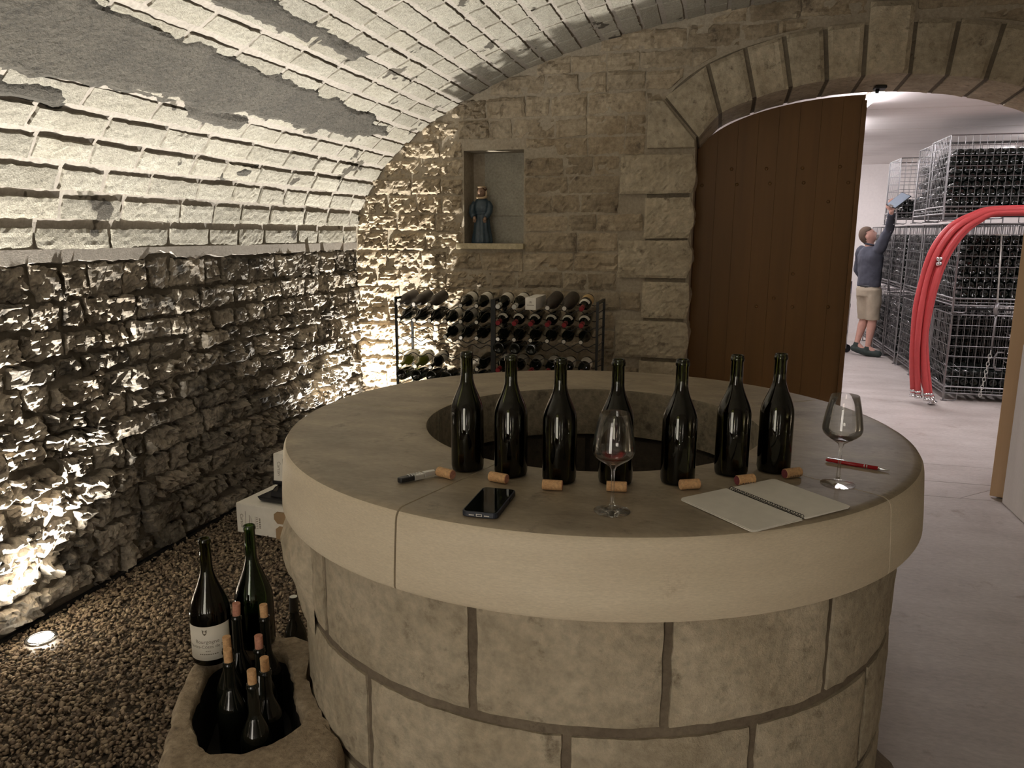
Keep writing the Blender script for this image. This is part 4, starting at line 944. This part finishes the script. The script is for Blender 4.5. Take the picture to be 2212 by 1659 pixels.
# ------------------------------------------------------------------ gravel: pebbles as one mass
rng = np.random.default_rng(5)
phi = (1 + 5 ** .5) / 2; ico = np.array([(-1, phi, 0), (1, phi, 0), (-1, -phi, 0), (1, -phi, 0), (0, -1, phi), (0, 1, phi), (0, -1, -phi), (0, 1, -phi), (phi, 0, -1), (phi, 0, 1), (-phi, 0, -1), (-phi, 0, 1)]) / math.hypot(1, phi)
icf = np.array([(0, 11, 5), (0, 5, 1), (0, 1, 7), (0, 7, 10), (0, 10, 11), (1, 5, 9), (5, 11, 4), (11, 10, 2), (10, 7, 6), (7, 1, 8), (3, 9, 4), (3, 4, 2), (3, 2, 6), (3, 6, 8), (3, 8, 9), (4, 9, 5), (2, 4, 11), (6, 2, 10), (8, 6, 7), (9, 8, 1)])
Np = 68000
px = rng.uniform(-2.665, -.47, Np); py = rng.uniform(.75, 5.36, Np)
keep = ((px - WX) ** 2 + (py - WY) ** 2 > .885 ** 2)
bx = np.array([p[0] for p in OUT]); by = np.array([p[1] for p in OUT])
keep &= ~(((px + 1.17) ** 2 + (py - 1.68) ** 2) < .25 ** 2)
for lx_, ly_ in UPL: keep &= ((px - lx_) ** 2 + (py - ly_) ** 2 > .062 ** 2)
keep &= ~((py < 1.6) & (px > -.9)); keep &= ~((py > 3.2) & (px > -.9) & (rng.random(Np) < .7))
px, py = px[keep], py[keep]; n = len(px); sz = rng.uniform(.0048, .0108, n); q = rng.normal(size=(n, 4)); q[:, 1:3] *= .35; q /= np.linalg.norm(q, axis=1)[:, None]
w_, x_, y_, z_ = q.T
Rm = np.stack([1 - 2 * (y_ * y_ + z_ * z_), 2 * (x_ * y_ - z_ * w_), 2 * (x_ * z_ + y_ * w_), 2 * (x_ * y_ + z_ * w_), 1 - 2 * (x_ * x_ + z_ * z_), 2 * (y_ * z_ - x_ * w_), 2 * (x_ * z_ - y_ * w_), 2 * (y_ * z_ + x_ * w_), 1 - 2 * (x_ * x_ + y_ * y_)], -1).reshape(n, 3, 3)
scl = np.stack([rng.uniform(1, 1.5, n), rng.uniform(.7, 1.1, n), rng.uniform(.42, .7, n)], -1) * sz[:, None]
P = np.einsum('nij,nkj->nki', Rm, ico[None] * (1 + rng.uniform(-.1, .1, (n, 12, 1))) * scl[:, None, :]); P += np.stack([px, py, rng.uniform(-.010, .004, n)], -1)[:, None, :]
me = bpy.data.meshes.new('pebbles'); vv = P.reshape(-1, 3).astype(np.float32); ff = (icf[None] + (np.arange(n) * 12)[:, None, None]).reshape(-1).astype(np.int32)
me.vertices.add(len(vv)); me.vertices.foreach_set('co', vv.ravel()); me.loops.add(len(ff)); me.loops.foreach_set('vertex_index', ff)
me.polygons.add(len(ff) // 3); me.polygons.foreach_set('loop_start', np.arange(0, len(ff), 3, dtype=np.int32)); me.update(calc_edges=True); me.polygons.foreach_set('use_smooth', np.ones(len(ff) // 3, dtype=bool)); me.validate()
at = me.attributes.new('tone', 'FLOAT', 'POINT'); at.data.foreach_set('value', np.repeat(rng.random(n), 12).astype(np.float32))
m, nt, b = newmat('pebbles'); L = nt.links.new; an = N(nt, 'ShaderNodeAttribute', attribute_name='tone'); cr = N(nt, 'ShaderNodeValToRGB'); L(an.outputs['Fac'], cr.inputs[0])
els = cr.color_ramp.elements; els[0].color = (.07, .048, .030, 1); els[1].color = (.29, .23, .155, 1); els[1].position = 1
for p_, c_ in ((.35, (.115, .08, .050, 1)), (.6, (.165, .12, .075, 1)), (.85, (.22, .165, .11, 1))): e = els.new(p_); e.color = c_
L(cr.outputs[0], b.inputs['Base Color']); b.inputs['Roughness'].default_value = .7
link('gravel', me, m, fl, kind='stuff')
# dark drain strip along the foot of the left wall
mb = MB(); mb.box((-2.676, .3, -.02), (-2.655, 5.37, .012)); mb.build('edge_strip', M['iron'], fl)
# ------------------------------------------------------------------ recessed uplights and the other lamps
def uplight(x, y, label, grp='recessed uplights'):
    t = thing('recessed_uplight', label, 'lamp', (x, y, .0), 0, grp)
    mb = MB(); mb.lathe([(.044, .004), (.058, .004), (.060, .008), (.058, .014), (.046, .016), (.044, .012), (.044, .004)], 32); mb.build('steel_ring', M['chrome'], t, True)
    mb = MB(); mb.lathe([(.0005, .010), (.043, .010), (.043, .006), (.0005, .006)], 32); mb.build('lit_glass', M['glow'], t)
uplight(*UPL[0], 'glaring round uplight sunk in the gravel at the foot of the left wall'); uplight(*UPL[1], 'round uplight sunk in the gravel in the far left corner behind the well')
for k_, (x, y) in enumerate(UPR): uplight(x, y, 'round floor uplight ' + ['at the left wall behind the photographer', 'added at the right wall, nearer the photographer', 'added at the right wall, nearer the arch', 'added at the rear wall, left of the lit door', 'added at the rear wall, right of the lit door', 'added at the rear wall, rightmost'][k_], 'unseen uplights')
for x, y in TUBES:
    t = thing('tube_light', 'bright tube light on the concrete ceiling just beyond the arch' if (x, y) == TUBES[0] else 'tube light on the store ceiling, %s' % {(1.075, 8.9): 'second in the row over the aisle', (1.075, 11.0): 'third in the row over the aisle', (1.075, 12.8): 'last in the row over the aisle', (3.6, 7.2): 'first in the row over the cages', (3.6, 9.6): 'second in the row over the cages', (3.6, 12.0): 'last in the row over the cages'}[(x, y)], 'lamp', (x, y, 2.70), 0, None if (x, y) == TUBES[0] else 'store tube lights')
    mb = MB(); mb.box((-.016, -.60, -.04), (.016, .60, 0)); bevel(mb.build('housing', M['carton'], t), .004)
    mb = MB(); mb.tube([(0, -.57, -.072), (0, .57, -.072)], .022, 14); mb.build('tube', M['tube'], t, True)
    for s in (-1, 1): mb = MB(); mb.box((-.02, s * .575 - .015, -.092), (.02, s * .575 + .015, -.048)); mb.build('end_cap', M['carton'], t)
# dark bracket under the keystone
t = thing('door_latch_block', 'dark iron latch block under the arch crown above the door gap', 'bracket', (.955, 5.66, 2.515))
mb = MB(); mb.box((-.040, -.05, .010), (.030, .05, .030)); bevel(mb.build('block', M['rust'] if False else M['iron'], t), .006)
mb = MB(); mb.tube([(-.02, 0, .012), (-.02, 0, -.012)], .012, 10); mb.build('bolt', M['iron'], t, True)
# ------------------------------------------------------------------ wire cages of bottles in the concrete store
def wirepanel(W_, H_, nh, nvt, r=.0024, frame=.006):
    mb = MB()      # panel in local x (0..W), z (0..H)
    for k in range(nvt + 1): x = W_ * k / nvt; mb.tube([(x, 0, 0), (x, 0, H_)], frame if k in (0, nvt) else r, 5, False)
    for k in range(nh + 1): z = H_ * k / nh; mb.tube([(0, -.004, z), (W_, -.004, z)], frame if k in (0, nh) else r * 1.35, 5, False)
    return mb.mesh(False)
CW, CD = 1.16, .64
PM = {}
def cage(x, y, z0, H, label, group):
    t = thing('wire_cage', label, 'cage', (x, y, z0), 0, group)
    key = round(H, 2)
    if key not in PM: PM[key] = (wirepanel(CW, H - .14, 7, 19), wirepanel(CD, H - .14, 7, 12))
    fp, sp = PM[key]
    for yy in (0, CD): o = link('mesh_panel', fp, M['steel'], t); o.location = (0, yy, .14)
    for xx in (0, CW): o = link('mesh_panel', sp, M['steel'], t); o.location = (xx, 0, .14); o.rotation_euler = (0, 0, R(90))
    if 'base' not in PM:
        mb = MB()
        for k in range(20): xx = CW * k / 19; mb.tube([(xx, 0, .07), (xx, CD, .07)], .0025, 5, False)
        for k in range(8): yy = CD * k / 7; mb.tube([(0, yy, .07), (CW, yy, .07)], .0035, 5, False)
        for yy in (0, CD):
            for k in range(20): xx = CW * k / 19; mb.tube([(xx, yy, .07), (xx, yy, .14)], .0025, 5, False)
            mb.tube([(0, yy, .14), (CW, yy, .14)], .009, 6); mb.tube([(0, yy, .075), (CW, yy, .075)], .007, 6); mb.tube([(0, yy, .105), (CW, yy, .105)], .003, 6)
        for xx in (0, CW):
            for k in range(11): yy = CD * k / 10; mb.tube([(xx, yy, .07), (xx, yy, .14)], .0025, 5, False)
            mb.tube([(xx, 0, .14), (xx, CD, .14)], .008, 6); mb.tube([(xx, 0, .075), (xx, CD, .075)], .006, 6); mb.tube([(xx, 0, .105), (xx, CD, .105)], .003, 6)
        PM['base'] = mb.mesh(False); mb = MB()
        mb.tube([(0, -.02, .14), (0, -.02, .02), (.0, -.012, .004)], .009, 7); mb.tube([(0, -.02, .012), (.09, -.02, .005)], .006, 6); mb.tube([(.12, 0, .07), (.12, 0, .015), (.09, -.018, .005)], .005, 6); mb.box((-.022, -.035, 0), (.03, .0, .007)); PM['foot'] = mb.mesh(False)
        mb = MB(); mb.tube([(0, 0, .10), (0, 0, 1)], .008, 6); PM['post'] = mb.mesh(False)
    link('base_grid', PM['base'], M['steel'], t)
    for xx in (0, CW):
        for yy in (0, CD):
            o = link('foot', PM['foot'], M['steel'], t); o.location = (xx, yy, 0); o.scale = (1 if xx == 0 else -1, 1 if yy == 0 else -1, 1)
            o = link('corner_post', PM['post'], M['steel'], t); o.location = (xx, yy, .10); o.scale = (1, 1, (H - .10) / .9 if False else (H - .10)); o.location = (xx, yy, 0)
    return t
mb = MB(); mb.lathe([(.001, .022), (.012, .018), (.030, .001), (.034, 0), (.040, .006), (.0405, .15), (.034, .175), (.018, .215), (.0145, .24), (.0145, .292), (.0005, .2925)], 14); CBM = mb.mesh(); smooth_by(CBM, 50); CBM.materials.append(M['cage_btl'])
stuffV = []; stuffF = []; cbv = np.array([v.co[:] for v in CBM.vertices]); cbf = [tuple(p.vertices) for p in CBM.polygons]; nind = 0
def cbottle(x, y, z, flip, indiv, where):
    global nind
    if indiv and nind < 298:
        o = link('caged_bottle', CBM, None); o.location = (x, y, z); o.rotation_euler = (R(-90 if not flip else 90), random.random() * 6 if False else 0, 0)
        tag(o, 'dark bottle, %s from left, %s, in the %s' % where, 'bottle', 'bottles in the %s' % where[2]); nind += 1
    else:
        m_ = np.array(Matrix.Rotation(R(-90 if not flip else 90), 3, 'X')); P = cbv @ m_.T + np.array([x, y, z]); n0 = len(stuffV); stuffV.extend(map(tuple, P)); stuffF.extend(tuple(i + n0 for i in f) for f in cbf)
ORD = ['first', 'second', 'third', 'fourth', 'fifth', 'sixth', 'seventh', 'eighth', 'ninth', 'tenth', 'eleventh', 'twelfth', 'thirteenth', 'fourteenth']
def fill(x, y, z0, zt, where, ncol_ind, sidecol=False):
    pitch = .0835; r = 0; z = z0 + .075 + .043
    while z < zt:
        c = 0; xx = x + .05 + (.0418 if r % 2 else 0)
        while xx < x + CW - .045:
            front_vis = xx < x + ncol_ind * pitch
            top = z + .073 >= zt
            if y < 8.3 or xx < 3.0 or top:
                cbottle(xx + random.uniform(-.003, .003), y + .012, z, False, front_vis, (ORD[c], 'row %s up' % ORD[r] if 0 else ORD[r] + ' row up', where))
                if c < 2 or top or y < 8.3: cbottle(xx, y + CD - .012, z, True, False, where)
            xx += pitch; c += 1
        z += .0725; r += 1
SY = [8.20, 8.94, 9.66, 10.45, 11.20, 11.95]
nm = ['nearest stack', 'second stack', 'third stack', 'fourth stack', 'fifth stack', 'farthest stack']
fillz = {0: (.33, 1.60, 2.36), 1: (.75, 1.60, 2.34), 2: (.75, 1.60, None), 3: (.75, 1.6, 2.02), 4: (.75, 1.6, None), 5: (.75, 1.6, None)}
for i, y in enumerate(SY):
    dx = random.uniform(-.015, .02)
    tiers = [(0.0, .845, 2.20 + dx), (.862, .845, 2.195 + dx)]
    if fillz[i][2]: tiers.append((1.724, .786, 2.030 + (dx + .03 if i else 0)))
    for k, (z0, H, x) in enumerate(tiers):
        where = '%s cage of the %s' % (['bottom', 'middle', 'top'][k], nm[i])
        cage(x, y, z0, H, 'galvanised wire %s holding dark wine bottles' % where, 'wire cages in the store')
        fill(x, y, z0, fillz[i][k], where, [9, 2, 1, 5, 1, 0][i] if not (i == 3 and k < 2) else 1)
if stuffV:
    o = link('caged_bottles', mk(stuffV, stuffF), M['cage_btl'], None, True); o['kind'] = 'stuff'; tag(o, 'dark bottles stacked deeper inside the wire cages of the store', 'bottles')
# white rod and chain hanging on the near cages
t = thing('hanging_rod', 'pale rod with a T-shaped top leaning on the front of the nearest cage stack', 'rod', (2.53, 8.155, 0))
mb = MB(); mb.tube([(-.055, 0, 1.605), (.05, 0, 1.60)], .006, 8); mb.tube([(0, 0, 1.60), (.035, -.01, .93)], .0075, 8); mb.build('pole', M['foil_wht'], t, True)
mb = MB(); mb.tube([(.035, -.01, .97), (.02, -.015, .90), (.035, -.01, .86)], .020, 8); mb.build('clamp', M['steel'], t, True)
mb = MB(); mb.tube([(.035, -.01, .88), (.03, -.01, .52)], .009, 6); mb.build('strap', M['steel'], t, True)
mb = MB()
for k in range(12):
    z = .50 - .038 * k; x = .028 - .004 * k; a = k % 2
    mb.tube([(x + .014 * math.cos(q) * (1 if a else .45), -.012 + .014 * math.cos(q) * (0 if a else .9), z + .024 * math.sin(q)) for q in [2 * PI * s / 8 for s in range(9)]], .0035, 5)
mb.build('chain', M['foil_wht'], t, True)
mb = MB(); mb.tube([(.14, .0, .50), (.09, .0, .50), (.07, .0, .46), (.07, 0, .37), (.09, 0, .33), (.14, 0, .33)], .008, 8); mb.build('handle_loop', M['steel'], t, True)
# ------------------------------------------------------------------ red hoses draped over the near cages
def spline(P, n=40):
    P = [Vector(p) for p in P]; P = [P[0] * 2 - P[1]] + P + [P[-1] * 2 - P[-2]]; out = []; m = len(P) - 3
    for i in range(n + 1):
        t = i * m / n; k = min(int(t), m - 1); f = t - k; a, b, c, d = P[k:k + 4]
        out.append(.5 * ((2 * b) + (c - a) * f + (2 * a - 5 * b + 4 * c - d) * f * f + (3 * b - a - 3 * c + d) * f ** 3))
    return out
hl = ['outermost on the left', 'second from the left', 'third from the left', 'fourth from the left', 'innermost on the right', 'behind the others']
for h in range(6):
    f = [0, .27, .5, .76, 1, .40][h]; yo = [0, -.035, .0, -.035, .01, .055][h]
    outl = [(2.595, 1.855), (2.371, 1.832), (2.192, 1.776), (2.050, 1.692), (1.960, 1.580), (1.892, 1.422), (1.855, 1.209), (1.821, .949), (1.818, .686), (1.832, .42), (1.875, .115)]
    innr = [(2.603, 1.828), (2.40, 1.79), (2.27, 1.73), (2.17, 1.64), (2.085, 1.51), (2.02, 1.35), (1.97, 1.15), (1.945, .90), (1.935, .66), (1.965, .40), (2.02, .085)]
    pts = [(a[0] + (b[0] - a[0]) * f, 7.93 + yo + (.02 * math.sin(i * 1.3 + h) if i > 5 else 0), a[1] + (b[1] - a[1]) * f) for i, (a, b) in enumerate(zip(outl, innr))]
    far = [(5.30 - p[0], p[1], p[2]) for p in pts[:-1]][::-1]
    far = [(2.62 + (2.62 - p[0]) + .0, p[1], p[2]) for p in pts][::-1]
    full = far[:-1] + pts[1:]
    if h in (2, 5): full[-1] = (full[-1][0] + .10, full[-1][1], .05)
    t = thing('red_hose', 'thick red wine hose of the draped bundle, %s' % hl[h], 'hose', (0, 0, 0), 0, 'red hoses over the near cages')
    mb = MB(); mb.tube(spline(full, 110), .0265, 12); mb.build('rubber_hose', M['hose'], t, True)
    for e, q in ((full[0], full[1]), (full[-1], full[-2])):
        E_ = Vector(e); d = (E_ - Vector(q)).normalized(); mb = MB(); mb.tube([E_ - d * .03, E_ - d * .01, E_ - d * .009, E_ + d * .025, E_ + d * .026, E_ + d * .04], [.030, .030, .026, .026, .036, .036], 14); mb.build('steel_coupling', M['chrome'], t, True)
t = thing('hose_clamp', 'small steel coupling fixed on the bend of the red hose bundle', 'coupling', (1.955, 7.865, 1.335))
for z in (0, .045): mb = MB(); mb.tube([(-.022, 0, z), (.022, 0, z + .01)], .019, 12); mb.build('collar', M['chrome'], t, True)
mb = MB(); mb.tube([(0, 0, -.01), (.002, 0, .055)], .011, 10); mb.build('stem', M['chrome'], t, True)
# rail that carries the hoses (bolted to the cage stack)
t = thing('hose_rail', 'steel rail bracket on the near cage stack carrying the red hoses', 'rail', (2.62, 7.87, 1.80))
mb = MB(); mb.tube([(0, 0, 0), (0, .33, 0)], .012, 8); mb.tube([(0, 0, 0), (0, 0, .06)], .010, 8); mb.build('arm', M['steel'], t, True)
# ------------------------------------------------------------------ the man reaching up at the cages
def limb(mb, pts, rad, n=14, cap=True):
    """closed tapering limb with round ends; rad may be (rx, ry) pairs"""
    mb.tube(pts, rad, n)
    for p, r in ((pts[0], rad[0]), (pts[-1], rad[-1])): mb.add(*uvs(p, r * .995, (1, 1, 1), 12, 8))
def loft(mb, rings, n=28, yaw=0):
    V = []; F = []      # rings: (cx, cy, z, rx, ry)
    for cx, cy, z, rx, ry in rings:
        for k in range(n):
            a = 2 * PI * k / n; x, y = rx * math.cos(a), ry * math.sin(a); V.append((cx + x * math.cos(yaw) - y * math.sin(yaw), cy + x * math.sin(yaw) + y * math.cos(yaw), z))
    for i in range(len(rings) - 1):
        for k in range(n): F.append((i * n + k, i * n + (k + 1) % n, (i + 1) * n + (k + 1) % n, (i + 1) * n + k))
    F += [tuple(range(n))[::-1], tuple(range((len(rings) - 1) * n, len(rings) * n))]; mb.add(V, F)
def fuse(name, mb, m, parent, vox=.009, it=6):
    me = mb.mesh(); o = link(name, me, m, parent); r = o.modifiers.new('fuse', 'REMESH'); r.mode = 'VOXEL'; r.voxel_size = vox; r.use_smooth_shade = True
    s = o.modifiers.new('soft', 'SMOOTH'); s.iterations = it; s.factor = .5; return o
man = thing('person', 'man in slate blue sweater and khaki shorts on tiptoe, reaching up to the cages', 'person', (1.94, 11.05, 0))
yw = R(40)
def T(x, y, z): return (x - 1.94, y - 11.05, z)
SH_R, EL_R, WR_R = T(2.00, 10.93, 1.425), T(2.078, 10.80, 1.674), T(2.00, 10.39, 1.887)
SH_L, EL_L, WR_L = T(1.84, 11.19, 1.39), T(1.83, 11.30, 1.12), T(1.96, 11.36, .96)
HR, KR, AR = T(1.985, 10.98, .90), T(2.015, 10.99, .50), T(1.985, 10.98, .125)
HL, KL, AL = T(1.900, 11.11, .90), T(1.935, 11.12, .50), T(1.865, 11.10, .155)
HC = T(1.875, 11.06, 1.585)
mb = MB(); mp_ = lambda a, b, t: tuple(a[i] + (b[i] - a[i]) * t for i in range(3))
loft(mb, [(0, 0, .86, .13, .10), (0, 0, .95, .150, .115), (.0, 0, 1.05, .140, .105), (-.005, 0, 1.18, .155, .11), (-.01, 0, 1.32, .165, .11), (-.02, 0, 1.40, .13, .09), (-.03, 0, 1.45, .06, .06)], yaw=R(-60))
limb(mb, [T(1.925, 11.06, 1.38), T(1.905, 11.06, 1.47), T(1.885, 11.06, 1.54)], [.065, .055, .055])
for s_, e_, w_ in ((SH_R, EL_R, WR_R), (SH_L, EL_L, WR_L)): limb(mb, [s_, mp_(s_, e_, .4), e_, mp_(e_, w_, .3), w_], [.058, .050, .040, .042, .026])
for h_, k_, a_ in ((HR, KR, AR), (HL, KL, AL)): limb(mb, [h_, mp_(h_, k_, .4), k_, mp_(k_, a_, .28), mp_(k_, a_, .7), a_], [.088, .078, .054, .058, .042, .034])
for a_, toe in ((AR, T(2.10, 10.93, .035)), (AL, T(1.98, 11.04, .035))): limb(mb, [a_, mp_(a_, toe, .55), toe], [.034, .036, .030])
# head
def hfn(p):     # face towards +x, tilted up
    q = 1.0; f = p.x
    if f > 0: q += .20 * math.exp(-((p.y / .15) ** 2 + ((p.z + .10) / .17) ** 2)) + .07 * math.exp(-((p.y / .35) ** 2 + ((p.z + .62) / .18) ** 2)) - .08 * (math.exp(-(((p.y - .36) / .17) ** 2 + ((p.z - .06) / .11) ** 2)) + math.exp(-(((p.y + .36) / .17) ** 2 + ((p.z - .06) / .11) ** 2))) - .04 * math.exp(-((p.y / .25) ** 2 + ((p.z + .40) / .05) ** 2))
    return q
HM = Matrix.Translation(HC) @ Matrix.Rotation(R(-6), 4, 'Z') @ Matrix.Rotation(R(-28), 4, 'Y')
V, F = uvs((0, 0, 0), .098, (.98, .80, 1.18), 36, 30, hfn); mb.add([HM @ Vector(p) for p in V], F)
for s_ in (-1, 1):
    V, F = uvs((-.010, s_ * .078, -.010), .030, (.62, .30, 1.0), 12, 10); mb.add([HM @ Vector(p) for p in V], F)
# hands: palm, four fingers, thumb
def hand(mb, w, d, side, curl):
    w = Vector(w); d = Vector(d).normalized(); sd = d.cross(Vector(side)).normalized(); nrm = sd.cross(d).normalized()
    for f in range(4):
        o_ = (f - 1.5) * .0195; b_ = w + d * .080 + sd * o_; L_ = [.066, .076, .072, .056][f]
        mb.tube([w + d * .012 + sd * o_ * .6, w + d * .045 + sd * o_ * .9, b_, b_ + d * L_ * .45 + nrm * curl * .2, b_ + d * L_ * .75 + nrm * curl * .65, b_ + d * L_ * .88 + nrm * curl], [.016, .015, .0105, .0095, .0088, .0075], 9)
    mb.tube([w + d * .018 + sd * .020, w + d * .045 + sd * .048 + nrm * .008, w + d * .070 + sd * .056 + nrm * .022, w + d * .085 + sd * .050 + nrm * .034], [.016, .013, .0105, .0085], 9)
hand(mb, WR_R, (-.10, -.25, 1), (0, 1, .2), .030); hand(mb, WR_L, (.8, .1, -.35), (0, 0, 1), .03)
fuse('body', mb, M['skin'], man, .0065, 3)
# sweater
mb = MB(); loft(mb, [(0, 0, .925, .168, .128), (0, 0, .97, .176, .136), (.0, 0, 1.06, .168, .130), (-.005, 0, 1.18, .178, .130), (-.01, 0, 1.32, .185, .130), (-.015, 0, 1.40, .155, .110), (-.025, 0, 1.455, .085, .078)], yaw=R(-60))
limb(mb, [SH_R, mp_(SH_R, EL_R, .4), EL_R, mp_(EL_R, WR_R, .4), mp_(EL_R, WR_R, .86)], [.078, .067, .055, .049, .038]); limb(mb, [SH_L, mp_(SH_L, EL_L, .4), EL_L, mp_(EL_L, WR_L, .4), mp_(EL_L, WR_L, .9)], [.076, .064, .053, .048, .038])
sw = fuse('sweater', mb, M['sweater'], man, .010, 4)
tx = bpy.data.textures.new('folds', 'CLOUDS'); tx.noise_scale = .16; dm = sw.modifiers.new('folds', 'DISPLACE'); dm.texture = tx; dm.strength = .035; dm.mid_level = .5
# collar, belt, shorts
mb = MB(); c = Vector(T(1.905, 11.06, 1.475)); mb.tube([c + Vector((.062 * math.cos(a), .062 * math.sin(a), .014 * -math.cos(a))) for a in [2 * PI * k / 20 for k in range(21)]], .012, 7); mb.build('collar', M['sweater'], man, True)
mb = MB(); loft(mb, [(0, 0, .905, .160, .122), (0, 0, .945, .162, .124)], yaw=R(-60)); mb.build('belt', M['iron'], man, True)
mb = MB(); loft(mb, [(0, 0, .80, .160, .130), (0, 0, .88, .170, .134), (0, 0, .935, .162, .126)], yaw=R(-60))
for h_, k_ in ((HR, KR), (HL, KL)): mb.tube([h_, mp_(h_, k_, .3), mp_(h_, k_, .65), mp_(h_, k_, 1.02)], [.105, .102, .094, .086], 20)
sh_ = fuse('shorts', mb, M['shorts'], man, .010, 2); dm = sh_.modifiers.new('folds', 'DISPLACE'); dm.texture = tx; dm.strength = .020; dm.mid_level = .5
for a_, toe, heel in ((AR, T(2.115, 10.925, .045), T(1.965, 10.99, .055)), (AL, T(1.985, 11.035, .045), T(1.835, 11.11, .090))):
    mb = MB(); limb(mb, [heel, mp_(heel, toe, .3), mp_(heel, toe, .7), toe], [.046, .050, .049, .043]); limb(mb, [(a_[0], a_[1], heel[2] + .02), (a_[0], a_[1], heel[2] + .055)], [.046, .044])
    o = fuse('shoe', mb, M['shoe'], man, .008, 3)
# short hair: cap over the skull, clear of face and ears
V, F = uvs((-.006, 0, .012), .1015, (.99, .82, 1.17), 36, 30); F2 = []
for f in F:
    c = sum((Vector(V[i]) for i in f), Vector()) / len(f)
    if c.z > .055 - .55 * max(0, -c.x) * 1.6 and c.x < .072 or (c.x < -.045 and c.z > -.065): F2.append(f)
mb = MB(); mb.add([HM @ Vector(p) for p in V], F2); o = mb.build('hair', M['hair'], man, True, False); so = o.modifiers.new('t', 'SOLIDIFY'); so.thickness = .003; so.offset = 1
mb = MB()
for s_ in (-1, 1):
    V, F = uvs((.078, s_ * .030, .006), .010, (.5, 1.1, .6), 10, 8); mb.add([HM @ Vector(p) for p in V], F)
    V, F = uvs((.082, s_ * .032, .026), .012, (.4, 1.4, .25), 10, 8); mb.add([HM @ Vector(p) for p in V], F)
mb.build('eyes_and_brows', M['hair'], man, True)
# clipboard held overhead
t = thing('clipboard', 'grey clipboard held up in the raised hand of the man', 'clipboard', (2.036, 10.27, 2.002)); t.rotation_euler = (R(25), R(-38), R(20))
mb = MB(); mb.box((-.11, -.075, -.012), (.13, .075, -.002)); bevel(mb.build('board', M['black'], t), .002)
mb = MB(); mb.box((-.10, -.068, -.0018), (.122, .068, .0016)); mb.build('paper_sheet', M['slate'], t)
mb = MB(); mb.box((-.112, -.03, -.0015), (-.085, .03, .008)); bevel(mb.build('clip', M['chrome'], t), .001)
# pallet truck partly behind the oak leaf, left of the man
t = thing('hand_pallet_truck', 'grey and black wheeled machine left of the man, mostly behind the door', 'machine', (1.66, 11.45, 0), R(15))
mb = MB(); mb.box((-.30, -.20, .10), (.02, .20, .62)); bevel(mb.build('cabinet', M['black'], t), .02)
mb = MB(); mb.box((-.28, -.22, .62), (.06, .22, .68)); mb.box((.02, -.18, .16), (.035, .18, .60)); bevel(mb.build('steel_panel', M['steel'], t), .008)
for x in (-.02, .04): mb = MB(); mb.tube([(x, -.21, .06), (x, -.21, .98)], .014, 8); mb.build('upright', M['chrome'], t, True)
mb = MB(); mb.tube([(-.02, -.21, .98), (-.02, .21, .98)], .013, 8); mb.build('handle', M['chrome'], t, True)
for x, y in ((.06, -.19), (.06, .19), (-.26, -.19), (-.26, .19)):
    mb = MB(); mb.tube([(x, y - .018, .058), (x, y + .018, .058)], .056, 16); mb.tube([(x, y, .058), (x - .01, y, .12)], .014, 6); mb.build('castor', M['black'], t)
